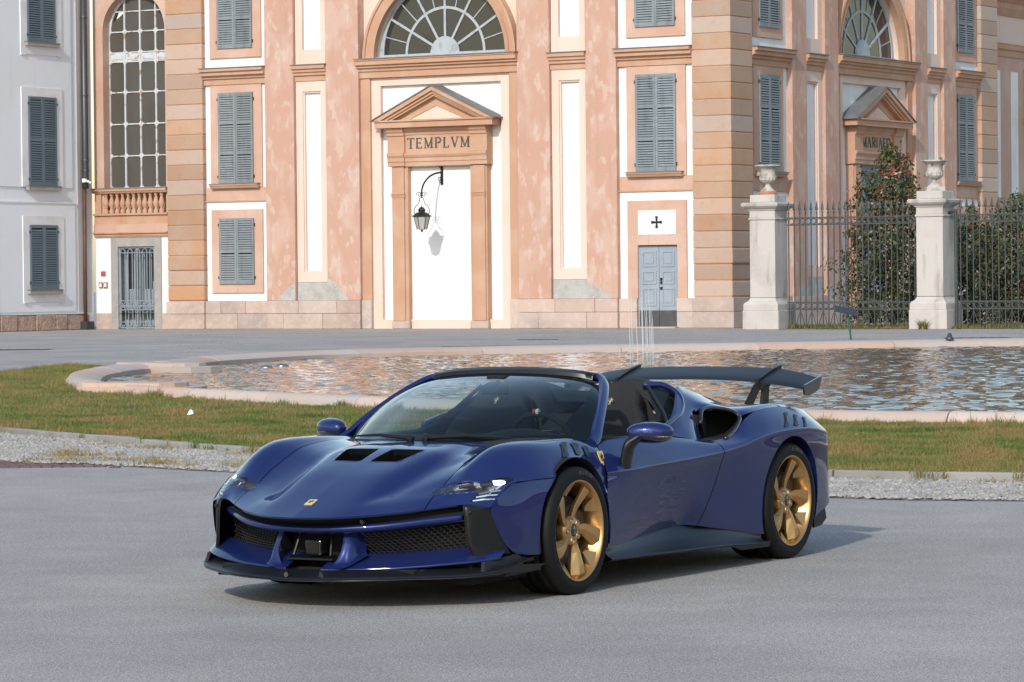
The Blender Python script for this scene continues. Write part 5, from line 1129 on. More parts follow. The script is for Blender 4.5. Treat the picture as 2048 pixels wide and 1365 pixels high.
# ---- body sides: door and rear quarter
SX = [-.350, -.6, -.9, -1.2, -1.5, -1.75, -2.0, -2.2, -2.4, -2.65, -2.9, -3.1, -3.28, -3.42]
def row(ys, zs): return list(zip(SX, ys, zs))
C0 = row([.822, .838, .852, .864, .885, .906, .912, .898, .886, .880, .868, .845, .80, .72], [.800, .806, .808, .80, .772, .753, .778, .862, .905, .916, .908, .886, .858, .82])
C0[0] = (-.455, .845, .78)
C1 = row([.912, .90, .906, .914, .928, .948, .962, .962, .958, .955, .945, .92, .87, .79], [.715, .735, .745, .75, .742, .73, .745, .79, .833, .848, .845, .825, .80, .775])
C2 = row([.966, .966, .967, .969, .973, .981, .992, .999, 1.003, 1.005, .998, .978, .935, .85], [.63, .640, .652, .664, .676, .69, .715, .748, .772, .782, .778, .76, .735, .71])
C3 = row([.964, .958, .953, .950, .953, .965, .982, .995, 1.003, 1.006, 1.0, .98, .94, .862], [.585, .585, .592, .60, .61, .62, .635, .655, .67, .68, .675, .66, .645, .63])
C4 = row([.960, .946, .932, .922, .925, .942, .966, .985, .998, 1.003, .998, .978, .94, .87], [.47, .47, .475, .48, .49, .50, .51, .52, .53, .53, .53, .53, .53, .53])
C5 = row([.956, .934, .908, .892, .896, .922, .953, .975, .99, .995, .99, .972, .94, .88], [.34, .345, .35, .36, .37, .37, .36, .35, .35, .35, .36, .39, .41, .42])
C6 = row([.952, .922, .886, .860, .866, .902, .938, .960, .975, .98, .975, .965, .94, .885], [.225, .235, .250, .268, .280, .268, .222, .180, .17, .17, .20, .25, .29, .32])
C1[0] = (-.415, .896, .722); C2[0] = (-.378, .948, .635); C3[0] = (-.362, .957, .585)
C1b = [(x, y - .010, z + .018) for x, y, z in C2]; C2b = [(x, y - .001, z - .020) for x, y, z in C2]
SN = np.array([C0, C1, C1b, C2, C2b, C3, C4, C5, C6]).swapaxes(0, 1)
SG = surf(SN, 16, 10)
def gapx(z): return np.interp(z, [.24, .27, .33, .42, .50, .62, .70, .76], [-1.53, -1.55, -1.60, -1.66, -1.705, -1.745, -1.757, -1.76])
w = np.exp(-((SG[:, :, 0] + 1.75) / .28) ** 2); SG[:, :, 0] += (gapx(SG[:, :, 2]) + 1.75) * w
gi = 16 * 5       # this grid column now lies on the door gap
archR = circ(*RA_, RR)
DG = SG[:gi + 1].copy(); QG = SG[gi:].copy(); DG[-1, :, 0] += .004; QG[0, :, 0] -= .004
for mir in (False, True):
    gridpart('door', DG, M['paint'], car, (archF,), lip=.05, mir=mir)
    gridpart('rear_fender', QG, M['paint'], car, (archR,), lip=.06, mir=mir)
SB = bvh(SG)
# ---- upper rear quarter: from the cockpit edge to the tail
UX = [[(-1.23, .83, .812), (-1.30, .80, .832), (-1.38, .79, .86), (-1.45, .782, .88), (-1.50, .775, .895)],
      [(-1.40, .855, .790), (-1.47, .82, .848), (-1.56, .77, .91), (-1.65, .72, .965), (-1.74, .67, 1.015)],
      [(-1.58, .875, .765), (-1.63, .825, .845), (-1.72, .76, .925), (-1.80, .70, .99), (-1.86, .62, 1.066)],
      [(-1.74, .84, .755), (-1.78, .79, .86), (-1.83, .745, .945), (-1.90, .69, .998), (-1.99, .60, 1.048)],
      [(-1.90, .77, .76), (-1.90, .765, .86), (-1.92, .755, .948), (-2.02, .69, .985), (-2.14, .60, 1.018)],
      [(-2.08, .78, .80), (-2.08, .80, .88), (-2.08, .79, .935), (-2.18, .70, .958), (-2.30, .60, .985)],
      [(-2.22, .86, .875), (-2.24, .83, .905), (-2.27, .78, .925), (-2.36, .70, .938), (-2.48, .60, .952)],
      [(-2.40, .886, .905), (-2.43, .83, .925), (-2.48, .77, .93), (-2.56, .69, .930), (-2.65, .59, .935)],
      [(-2.65, .880, .916), (-2.67, .82, .935), (-2.70, .75, .932), (-2.76, .67, .928), (-2.82, .58, .925)],
      [(-2.90, .868, .908), (-2.92, .80, .922), (-2.94, .73, .917), (-2.97, .65, .912), (-3.0, .56, .910)],
      [(-3.10, .845, .886), (-3.12, .77, .895), (-3.14, .70, .892), (-3.16, .62, .89), (-3.18, .52, .89)],
      [(-3.28, .80, .858), (-3.31, .71, .868), (-3.33, .64, .868), (-3.35, .56, .868), (-3.36, .46, .868)],
      [(-3.42, .72, .82), (-3.47, .62, .835), (-3.50, .54, .838), (-3.52, .46, .84), (-3.53, .36, .84)]]
UG = surf(UX, 10, 8); UB = bvh(UG)
# deck between the buttresses and the tail panel
DK = [[(x, t * y, z + dz * (1 - t)) for t in (0, .35, .7, 1)] for (x, y, z, dz) in ((-1.84, .62, 1.055, -.02), (-2.14, .60, 1.00, .0), (-2.48, .60, .935, .02), (-2.82, .58, .91, .01), (-3.18, .52, .885, .01), (-3.36, .46, .868, .0), (-3.53, .36, .84, .0), (-3.60, .30, .80, 0))]
DKG = surf(DK, 8, 6)
TL = [[(-3.42, .72, .82), (-3.53, .5, .835), (-3.58, .25, .81), (-3.60, 0, .805)], [(-3.44, .80, .72), (-3.56, .55, .70), (-3.62, .28, .69), (-3.64, 0, .69)], [(-3.43, .86, .60), (-3.56, .58, .58), (-3.62, .3, .57), (-3.64, 0, .57)], [(-3.40, .875, .45), (-3.52, .6, .44), (-3.58, .3, .43), (-3.6, 0, .43)], [(-3.38, .88, .30), (-3.5, .6, .28), (-3.55, .3, .27), (-3.56, 0, .27)]]
TLG = surf(TL, 6, 6)
for mir in (False, True):
    gridpart('rear_quarter', UG, M['paint'], car, mir=mir, keep=lambda P: ~((P[:, 0] < -1.765) & (P[:, 0] > -2.19) & (P[:, 2] < .922 - .10 * np.clip(-P[:, 0] - 2.05, 0, 1)) & (P[:, 1] > .74)))
    gridpart('engine_deck', DKG, M['carbon'], car, mir=mir)
    gridpart('rear_bumper', TLG, M['paint'], car, mir=mir)
    # intake mouth: dark duct with a rim
    mouth = [(-1.62, .868, .757), (-1.76, .905, .755), (-1.90, .912, .757), (-2.04, .905, .80), (-2.15, .885, .858), (-2.17, .86, .890), (-2.12, .825, .918), (-1.98, .782, .935), (-1.89, .772, .925), (-1.84, .785, .895), (-1.78, .81, .83), (-1.70, .84, .775)]
    mp2 = cr(mouth + [mouth[0]], 4)[:-1]; n = len(mp2); c = mp2.mean(0); d = np.array((-.30, -.16, -.01)); k = MB()
    inner = c + (mp2 - c) * .80 + d; k.add([tuple(p) for p in mp2] + [tuple(p) for p in inner], [(i, (i + 1) % n, n + (i + 1) % n, n + i) for i in range(n)] + [tuple(range(n, 2 * n))]); mb_part(k, 'air_intake', M['void'], car, mir, True)
    rim = mp2[8:40]; k = MB(); k.tube([tuple(p + np.array((.004, .003, 0))) for p in rim], .013, 8); mb_part(k, 'intake_rim', M['gloss'], car, mir, True)
    k = MB(); k.add([(-1.80, .80, .90), (-1.80, .83, .775), (-2.0, .76, .775), (-2.0, .73, .91)], [(0, 1, 2, 3)]); mb_part(k, 'intake_vane', M['black'], car, mir)
    # rear louvres
    for Q_ in ([(-2.69, .918, .882), (-2.735, .922, .877), (-2.60, .992, .800), (-2.54, .992, .798)], [(-2.80, .925, .868), (-2.84, .932, .858), (-2.735, .990, .800), (-2.68, .990, .803)], [(-2.90, .93, .85), (-2.94, .935, .84), (-2.86, .985, .79), (-2.81, .985, .79)]):
        k = MB(); Q = []
        for xx, zz in roundpoly([(q[0], q[2]) for q in Q_], .010):
            r_ = SB.ray_cast(Vector((xx, 2, zz)), Vector((0, -1, 0)))
            if r_[0] is not None: nn = r_[1] if r_[1].y > 0 else -r_[1]; Q.append(r_[0] + nn * .005)
        if len(Q) > 4: cc = sum(Q, Vector()) / len(Q) + Vector((0, .004, .004)); k.add([cc] + Q, [(0, j + 1, (j + 1) % len(Q) + 1) for j in range(len(Q))]); mb_part(k, 'rear_louvre', M['black'], car, mir)

# ---- front lower body
NOSE = [(0, 1.325, .474), (.1, 1.312, .474), (.2, 1.282, .476), (.3, 1.228, .480), (.4, 1.16, .487), (.5, 1.08, .497), (.6, .986, .512), (.7, .888, .527), (.742, .845, .532)]
BAR = [(0, 1.20, .425), (.1, 1.19, .426), (.2, 1.175, .429), (.3, 1.143, .434), (.4, 1.097, .441), (.5, 1.036, .452), (.6, .957, .465), (.7, .865, .478), (.742, .825, .484)]
LIP = [(.108, 1.225, .20), (.2, 1.197, .20), (.3, 1.163, .202), (.4, 1.122, .205), (.5, 1.078, .21), (.6, 1.026, .217), (.7, .967, .226), (.8, .893, .235), (.87, .82, .243), (.915, .745, .252)]
SPL = [(0, 1.362, .162), (.1, 1.352, .163), (.2, 1.336, .165), (.3, 1.32, .168), (.4, 1.278, .170), (.5, 1.212, .170), (.6, 1.13, .170), (.7, 1.045, .170), (.8, .957, .172), (.87, .88, .177), (.93, .79, .186), (.955, .70, .20), (.965, .60, .225)]
def curve(C_, ys): A = np.array(C_); return np.stack([np.interp(ys, A[:, 0], A[:, 1]), ys, np.interp(ys, A[:, 0], A[:, 2])], 1)
def smooth_curve(C_, n=6): A = cr(np.array(C_), n); return np.stack([A[:, 1], A[:, 0], A[:, 2]], 1)
def strip(rows): return np.stack(rows, 0)
ny = smooth_curve(NOSE); by_ = smooth_curve(BAR)
for mir in (False, True):
    # nose lip return, dark slot, painted bar
    gridpart('nose_edge', strip([ny, ny + (-.006, 0, -.008), ny + (-.03, 0, -.010)]), M['paint'], car, mir=mir)
    gridpart('nose_slot', strip([ny + (-.025, 0, -.008), ny + (-.09, 0, -.015), by_ + (-.04, 0, .004), by_ + (-.005, 0, .001)]), M['void'], car, mir=mir)
    bt = [by_ + (0, 0, 0), by_ + (.012, 0, -.008), by_ + (.015, 0, -.022), by_ + (.0, 0, -.038), by_ + (-.05, 0, -.046), by_ + (-.12, 0, -.05)]
    gridpart('bumper_bar', surf(strip(bt), 3, 1), M['paint'], car, mir=mir)
    ly_ = smooth_curve(LIP); e = np.linspace(0, 1, len(ly_))[:, None]
    back = ly_ + np.concatenate([-.20 + .05 * e, -.02 * e, .075 + .0 * e], 1); mid_ = ly_ + np.concatenate([-.08 + .02 * e, 0 * e, .038 + 0 * e], 1); und = ly_ + np.array((-.05, 0, -.012))
    gridpart('front_lip', surf(strip([und, ly_ + (-.006, 0, -.010), ly_ + (.003, 0, .0), ly_ + (-.012, 0, .010), mid_, back]), 3, 1), M['paint'], car, mir=mir)
    sy = smooth_curve(SPL)
    inn = sy + np.array((-.14, 0, .035)); inn[:, 1] = np.minimum(inn[:, 1], .90)
    gridpart('splitter', surf(strip([sy + (-.25, 0, -.03), sy + (-.02, 0, -.018), sy + (.0, 0, -.010), sy + (0.002, 0, 0), sy + (-.03, 0, .010), inn]), 3, 1), M['carbon'], car, mir=mir)
    # painted strut between centre and side opening
    st = [[(1.225, .108, .202), (1.19, .16, .225), (1.165, .195, .29), (1.12, .188, .385)], [(1.215, .17, .205), (1.185, .19, .232), (1.160, .212, .29), (1.115, .205, .385)], [(1.195, .25, .215), (1.165, .245, .245), (1.135, .245, .30), (1.09, .235, .385)], [(1.06, .30, .27), (1.05, .28, .28), (1.03, .27, .32), (1.02, .26, .385)]]
    gridpart('grille_strut', surf(st, 6, 6), M['paint'], car, mir=mir)
    # grille recess and wire mesh
    yy = np.linspace(.24, .765, 24); top = curve(BAR, yy) + (-.07, 0, -.048); bot = curve(LIP, yy) + (-.17, 0, .055)
    gridpart('grille_backing', strip([top + (-.05, 0, 0), bot + (-.09, 0, 0)]), M['void'], car, mir=mir)
    k = MB(); px, pz = .026, .0225; rr_ = .0022
    def gp(y, t):
        a = curve(BAR, np.array([y]))[0] + (-.075, 0, -.046); c_ = curve(LIP, np.array([y]))[0] + (-.175, 0, .06); return Vector(a + (c_ - a) * t)
    rows_ = 9
    for r_ in range(rows_):
        y = .27 + (px / 2 if r_ % 2 else 0)
        while y < .76:
            t0, t1 = r_ / rows_, (r_ + 1) / rows_; wdt = px / 2
            A_, B_, C__ = gp(y, t0 + .04), gp(min(y + wdt, .768), t1 - .02), gp(max(.262, y - wdt), t1 - .02)
            k.tube([A_, B_], rr_, 3, False); k.tube([A_, C__], rr_, 3, False)
            k.tube([B_, gp(min(y + wdt, .768), min(1, t1 + .04))], rr_, 3, False)
            y += px
    mb_part(k, 'grille_mesh', M['mesh'], car, mir)
    # black vertical blade and cheek
    bl = [[(.845, .742, .532), (.868, .762, .515), (.868, .772, .43), (.862, .78, .33), (.84, .80, .262)], [(.845, .785, .532), (.862, .79, .51), (.86, .80, .43), (.85, .81, .33), (.83, .83, .262)], [(.80, .84, .520), (.79, .85, .50), (.77, .86, .43), (.745, .875, .33), (.73, .885, .27)], [(.775, .874, .510), (.765, .876, .495), (.748, .89, .43), (.70, .91, .33), (.66, .925, .268)]]
    gridpart('bumper_blade', surf(bl, 8, 8), M['black'], car, mir=mir)
    ck = [[(.586, .896, .627), (.45, .926, .636), (.24, .968, .641)], [(.70, .886, .572), (.53, .924, .565), (.33, .964, .565)], [(.778, .877, .510), (.585, .924, .495), (.375, .960, .485)], [(.757, .892, .43), (.58, .928, .41), (.392, .956, .40)], [(.71, .912, .335), (.56, .936, .325), (.395, .953, .32)], [(.655, .926, .285), (.54, .94, .272), (.39, .950, .262)], [(.60, .930, .262), (.50, .942, .25), (.385, .948, .243)]]
    CKG = surf(ck, 8, 12); gridpart('front_cheek', CKG, M['paint'], car, (archF,), lip=.03, mir=mir)
    k = MB(); k.tube([(.862, .795, .492), (.874, .797, .492)], [.012, .009], 10); mb_part(k, 'parking_sensor', M['gloss'], car, mir)
    # small vanes behind the splitter tip
    for (x0, x1, y0, z0, z1) in ((.80, .42, .90, .195, .215), (.72, .40, .93, .150, .165)):
        k = MB(); k.add([(x0, y0, z0), (x1, y0 + .03, z1), (x1, y0 - .06, z1), (x0, y0 - .08, z0), (x0, y0, z0 + .012), (x1, y0 + .03, z1 + .02), (x1, y0 - .06, z1 + .02), (x0, y0 - .08, z0 + .012)], BOXF); mb_part(k, 'side_vane', M['black'], car, mir)
    k = MB(); k.add([(.86, .88, .18), (.55, .945, .235), (.55, .925, .235), (.86, .86, .18), (.84, .875, .235), (.60, .93, .262), (.60, .91, .262), (.84, .855, .235)], BOXF); mb_part(k, 'splitter_fence', M['carbon'], car, mir)
    # sill blade
    xs = np.array([-.34, -.6, -.9, -1.2, -1.5, -1.75, -2.0, -2.27]); top = np.stack([xs, np.array([.950, .92, .884, .858, .864, .90, .936, .962]), np.array([.228, .238, .253, .271, .284, .272, .226, .182])], 1)
    out = np.stack([xs, np.array([.985, .995, 1.0, 1.0, 1.0, 1.0, 1.0, .995]), np.array([.170, .166, .163, .158, .154, .148, .138, .128])], 1); m1 = top * .55 + out * .45 + np.array((0, -.012, -.006)); m2 = top * .2 + out * .8 + np.array((0, -.008, -.004))
    gridpart('side_skirt', surf(strip([top + (0, -.02, .01), top, m1, m2, out, out + (0, .003, -.010), out + (0, -.05, -.022), out + (0, -.25, -.03)]), 5, 6), M['skirt'], car, mir=mir)
    k = MB(); k.add([(-1.78, .998, .140), (-2.33, .998, .128), (-2.33, .99, .095), (-1.95, .99, .100), (-1.78, .985, .140), (-2.33, .985, .128), (-2.33, .975, .105), (-1.95, .975, .108)], BOXF); mb_part(k, 'skirt_fin', M['carbon'], car, mir)
    # rear corner fin behind the wheel
    k = MB(); k.prism([(-3.16, .30), (-3.30, .33), (-3.34, .20), (-3.27, .16), (-3.16, .15)], .885, .90, lambda a, c_, h: (a, h, c_)); mb_part(k, 'rear_fin', M['carbon'], car, mir)
# centre of the front: duct, sensor, shelf
k = MB(); k.box((.95, -.21, .18), (1.0, .21, .40)); mb_part(k, 'duct_backing', M['void'], car)
cs = empty('radar_sensor', (0, 0, 0), 0, car)
k = MB(); k.box((1.06, -.050, .262), (1.135, .050, .348)); bv = bevelled('sensor_body', k.v, k.f, M['gloss'], .012, cs, False, 2)
k = MB(); k.box((1.1355, -.036, .275), (1.139, .036, .335)); mb_part(k, 'sensor_window', M['black'], cs)
k = MB(); k.add([(1.17, -.14, .243), (1.17, .14, .243), (1.0, .20, .25), (1.0, -.20, .25), (1.165, -.14, .252), (1.165, .14, .252), (1.0, .20, .262), (1.0, -.20, .262)], BOXF); mb_part(k, 'sensor_shelf', M['black'], car)
for sg in (-1, 1): k = MB(); k.tube([(1.14, sg * .115, .265), (1.10, sg * .10, .37)], .007, 6); mb_part(k, 'duct_fin', M['gloss'], car)
k = MB(); k.tube([(1.335, -.02, .178), (1.358, -.022, .180)], [.02, .014], 10); mb_part(k, 'front_camera', M['gloss'], car)
k = MB(); k.tube([(1.165, .33, .452), (1.178, .332, .452)], [.014, .010], 10); mb_part(k, 'nose_camera', M['gloss'], car)
k = MB(); k.box((-3.3, -.80, .115), (.85, .80, .26)); k.box((.85, -.60, .150), (1.10, .60, .20)); k.box((.5, -.84, .17), (.80, .84, .24)); k.box((1.02, -.40, .168), (1.22, .40, .19)); k.box((.84, -.62, .165), (1.04, .62, .20)); k.box((-.36, -.84, .2), (-.34, .84, .74)); k.box((-2.2, -.86, .2), (-2.18, .86, .72)); mb_part(k, 'underbody', M['void'], car)
# wheel wells
for (cx, cz, r_) in ((*FA, RF + .01), (*RA_, RR + .01)):
    for mir in (False, True):
        k = MB(); T = np.linspace(-.25, math.pi + .25, 30); v = []; f = []
        for t in T: v += [(cx + r_ * math.cos(t), .955 if cx == 0 else .965, cz + r_ * math.sin(t)), (cx + r_ * math.cos(t), .55, cz + r_ * math.sin(t))]
        for i in range(29): f.append((2 * i, 2 * i + 1, 2 * i + 3, 2 * i + 2))
        n0 = len(v); v.append((cx, .55, cz)); f += [(n0, 2 * i + 3, 2 * i + 1) for i in range(29)]; k.add(v, f); mb_part(k, 'wheel_well', M['void'], car, mir, True)

# ---- emblems
HORSE = [(-.06, -.5), (.05, -.5), (.02, -.28), (.12, -.05), (.02, .10), (.30, .02), (.34, -.14), (.42, -.10), (.36, .10), (.18, .16), (.40, .26), (.42, .14), (.48, .20), (.44, .34), (.20, .28), (.16, .42), (.20, .50), (.06, .50), (-.04, .40), (.0, .28), (-.12, .16), (-.22, .0), (-.34, .16), (-.30, .36), (-.42, .42), (-.38, .22), (-.44, .08), (-.30, -.06), (-.20, -.16), (-.34, -.28), (-.40, -.46), (-.30, -.46), (-.24, -.30), (-.08, -.24)]
def emblem(name, O, U, V_, N_, w, h, parent, shield=False, plate=True):
    e = empty(name, (0, 0, 0), 0, parent); O, U, V_, N_ = Vector(O), Vector(U).normalized(), Vector(V_).normalized(), Vector(N_).normalized()
    if plate:
        poly = [(-.5, -.5), (.5, -.5), (.5, .5), (-.5, .5)] if not shield else [(-.5, .42), (-.3, .5), (0, .44), (.3, .5), (.5, .42), (.46, 0), (.28, -.34), (0, -.5), (-.28, -.34), (-.46, 0)]
        k = MB(); k.prism(poly, .0, .004, lambda a, c_, t: O + U * a * w + V_ * c_ * h + N_ * t); k.obj('plate', M['badge'], e)
    k = MB(); s_ = .62 if plate else 1.0; k.prism(HORSE, .004, .006, lambda a, c_, t: O + U * a * w * s_ + V_ * (c_ * .8 + (.06 if plate else 0)) * h * s_ + N_ * t); k.obj('horse', M['black'] if plate else M['gold_cut'], e)
p, n = down(HB, 1.146, 0.0); emblem('nose_badge', p, (0, 1, 0), (-1, 0, .38), n, .048, .064, car)
for mir in (False, True):
    x, z = -.40, .715; q = HB.ray_cast(Vector((x, 2, z)), Vector((0, -1, 0)))
    if q[0] is not None:
        nn = q[1] if q[1].y > 0 else -q[1]; u = Vector((-1, 0, 0)) if not mir else Vector((1, 0, 0)); 
        O_ = q[0] + nn * .001
        if mir: O_.y *= -1; nn.y *= -1
        emblem('fender_shield', O_, u, Vector((0, -.35, 1)) if not mir else Vector((0, .35, 1)), nn, .06, .085, car, True)
# ---- wheels (local: axle along y, outer face towards +y)
def wheel_meshes(tw, trad):
    """tyre width, tyre radius"""
    h = tw / 2; ro = .272
    k = MB(); P_ = [(.258, -h * 1.55), (.268, -h * 1.62), (.30, -h * 1.72), (.325, -h * 1.70), (trad - .006, -h * 1.58), (trad, -h * 1.40)]
    for g_ in (-1.05, -.62, -.18): P_ += [(trad, -h - h * -(-1 - g_) * 0 + h * (g_ + 0) - .0), (trad - .007, h * g_ + .002), (trad - .007, h * g_ + .012), (trad, h * g_ + .014)]
    P_ = [(.258, -tw + .01), (.268, -tw - .004), (.30, -tw - .012), (.325, -tw - .008), (trad - .008, -tw + .006), (trad, -tw + .022)]
    for c_ in (-tw * .72, -tw * .5, -tw * .28): P_ += [(trad + .001, c_ - .007), (trad - .007, c_ - .006), (trad - .007, c_ + .006), (trad + .001, c_ + .007)]
    P_ += [(trad, -.022), (trad - .004, -.010), (trad - .012, .001), (trad - .022, .007), (trad - .035, .0105), (.305, .012), (.292, .011), (.284, .008), (.281, .010), (.277, .010), (.275, .006), (.272, -.002), (.262, -.012)]
    k.lathe(P_, 72, axis='y'); ty = k.mesh('tyre', M['tyre'], True)
    k = MB(); k.lathe([(.2745, -.004), (.2755, .004), (.2715, .008), (.265, .004), (.2615, -.012), (.252, -.035), (.244, -.06), (.236, -.10), (.232, -tw + .04), (.25, -tw + .01)], 72, axis='y'); rm = k.mesh('rim_barrel', M['gold'], True)
    return ty, rm
def spoke_mesh(name, mirror=False):
    """angular twisted blade: hub arm, kink, broad pale face with a folded darker flank, stepped end at the rim"""
    k = MB(); rows = []
    for r_, sw, wr, wl, yr, dr, dl in ((.045, .0, .019, .019, -.036, .004, .010), (.085, -.02, .019, .020, -.035, .004, .016), (.125, .04, .026, .034, -.028, .003, .026), (.195, .20, .040, .050, -.011, .002, .034), (.240, .29, .050, .044, -.004, .002, .034), (.263, .33, .054, .020, -.022, .004, .030)):
        ca = math.pi / 2 + sw; e = Vector((math.cos(ca), 0, math.sin(ca))); q = Vector((-math.sin(ca), 0, math.cos(ca))); c = e * r_
        rows.append([c - q * wr + Vector((0, yr - dr - .020, 0)), c - q * wr + Vector((0, yr - dr, 0)), c + q * wl * .22 + Vector((0, yr, 0)), c + q * wl + Vector((0, yr - dl, 0)), c + q * (wl - .006) + Vector((0, yr - dl - .022, 0)), c + Vector((0, yr - .050, 0))])
    m_ = 6; n = len(rows) - 1; k.add([p for r_ in rows for p in r_], [(i * m_ + j, i * m_ + (j + 1) % m_, (i + 1) * m_ + (j + 1) % m_, (i + 1) * m_ + j) for i in range(n) for j in range(m_)] + [tuple(range(m_)), tuple(range(n * m_, n * m_ + m_))[::-1]])
    if mirror: k.v = [(-p[0], p[1], p[2]) for p in k.v]; k.f = [f[::-1] for f in k.f]
    bm = bmesh.new(); vs = [bm.verts.new(p) for p in k.v]
    for f in k.f: bm.faces.new([vs[i] for i in f])
    bmesh.ops.recalc_face_normals(bm, faces=bm.faces); bmesh.ops.bevel(bm, geom=[e for e in bm.edges if e.calc_face_angle(0) > .35], offset=.0018, segments=1, affect='EDGES')
    me = bpy.data.meshes.new(name); bm.to_mesh(me); bm.free(); me.materials.append(M['gold']); me.materials.append(M['gold_cut']); return me
def fin_mesh():
    """short folded tooth that grows inwards from the rim between two blades"""
    k = MB(); pts = []
    for r_, a, y in ((.262, -.28, -.014), (.262, .10, -.014), (.205, .02, -.05), (.19, -.10, -.055), (.262, -.28, -.05), (.262, .10, -.06), (.215, .0, -.075), (.20, -.10, -.075)): pts.append((r_ * math.sin(a), y, r_ * math.cos(a)))
    k.add(pts, BOXF); return k.mesh('rim_tooth', M['gold'])
SPL_, SPR_ = spoke_mesh('spoke'), spoke_mesh('spoke', True); FIN = fin_mesh()
k = MB(); k.lathe([(0, .0), (.028, .0), (.030, -.004), (.034, -.012)], 24, axis='y'); CAP = k.mesh('centre_cap', M['gloss'], True)
k = MB(); k.lathe([(.034, -.030), (.060, -.032), (.078, -.042), (.085, -.06), (.085, -.09)], 40, axis='y'); HUB = k.mesh('hub', M['gold'], True)
k = MB(); k.lathe([(0, 0), (.008, 0), (.010, -.004), (.011, -.02)], 6, axis='y'); NUT = k.mesh('wheel_bolt', M['chrome'])
k = MB(); k.lathe([(.016, .0), (.0175, .001), (.0185, -.003), (.0165, -.014)], 16, axis='y'); POC = k.mesh('bolt_pocket', M['gold_cut'], True)
k = MB(); k.lathe([(.08, -.095), (.12, -.095), (.123, -.092), (.192, -.092), (.192, -.125), (.12, -.125)], 60, axis='y'); DISC = k.mesh('brake_disc', M['disc'], True)
k = MB(); T = np.linspace(-.55, .55, 10); v = []; f = []
for t in T:
    for r_, y in ((.125, -.085), (.215, -.080), (.222, -.095), (.222, -.14), (.125, -.14)): v.append((r_ * math.cos(t), y, r_ * math.sin(t)))
for i in range(9): f += [(5 * i + j, 5 * i + (j + 1) % 5, 5 * i + 5 + (j + 1) % 5, 5 * i + 5 + j) for j in range(5)]
f += [(0, 1, 2, 3, 4), (45, 46, 47, 48, 49)]; k.add(v, f); CALI = k.mesh('brake_caliper', M['gloss'])
TYF, RMF = wheel_meshes(.255, .345); TYR, RMR = wheel_meshes(.315, .350)
for (x, y, z, ty, rm, left, rot) in ((0, .972, .345, TYF, RMF, True, R(14)), (0, -.972, .345, TYF, RMF, False, R(30)), (-2.65, .985, .350, TYR, RMR, True, R(2)), (-2.65, -.985, .350, TYR, RMR, False, R(50))):
    w = empty('wheel', (x, y, z), 0 if left else math.pi, car)
    obj('tyre', ty, w); obj('rim_barrel', rm, w); obj('hub', HUB, w); obj('centre_cap', CAP, w, loc=(0, -.028, 0)); obj('brake_disc', DISC, w); obj('brake_caliper', CALI, w, rot=(0, R(200) if left else R(-20), 0))
    for i in range(5):
        a = rot + i * 2 * math.pi / 5; obj('spoke', SPL_ if left else SPR_, w, rot=(0, -a if left else -a, 0)); obj('rim_tooth', FIN, w, rot=(0, -a + .55, 0))
        b_ = a + math.pi / 5 + math.pi / 2; obj('wheel_bolt', NUT, w, loc=(.056 * math.cos(b_), -.030, .056 * math.sin(b_))); obj('bolt_pocket', POC, w, loc=(.056 * math.cos(b_), -.028, .056 * math.sin(b_)))
    k = MB(); k.tube([(.235, -.03, -.02), (.25, -.018, -.02)], .004, 6); mb_part(k, 'valve', M['chrome'], w)

# ---- windscreen, pillars, header
WB = [(0, .115, .826), (.2, .085, .824), (.35, 0.0, .820), (.5, -.105, .817), (.62, -.25, .815), (.72, -.385, .812), (.79, -.465, .808)]
WT = [(0, -.955, 1.168), (.16, -.955, 1.165), (.29, -.955, 1.158), (.40, -.957, 1.146), (.48, -.962, 1.132), (.54, -.972, 1.112), (.585, -.99, 1.088)]
wb, wt = np.array([(x, y, z) for y, x, z in WB]), np.array([(x, y, z) for y, x, z in WT]); rows = []
for t in np.linspace(0, 1, 6): rows.append(wb + (wt - wb) * t + np.array((0, .012, .050)) * (4 * t * (1 - t)) * np.array([(1, min(1, y / .6), 1) for y in wb[:, 1]]))
half = np.stack(rows, 0); full = np.concatenate([half[:, :0:-1] * (1, -1, 1), half], 1)
WG = surf(full, 6, 4); gridpart('windscreen', WG, M['wind'], car)
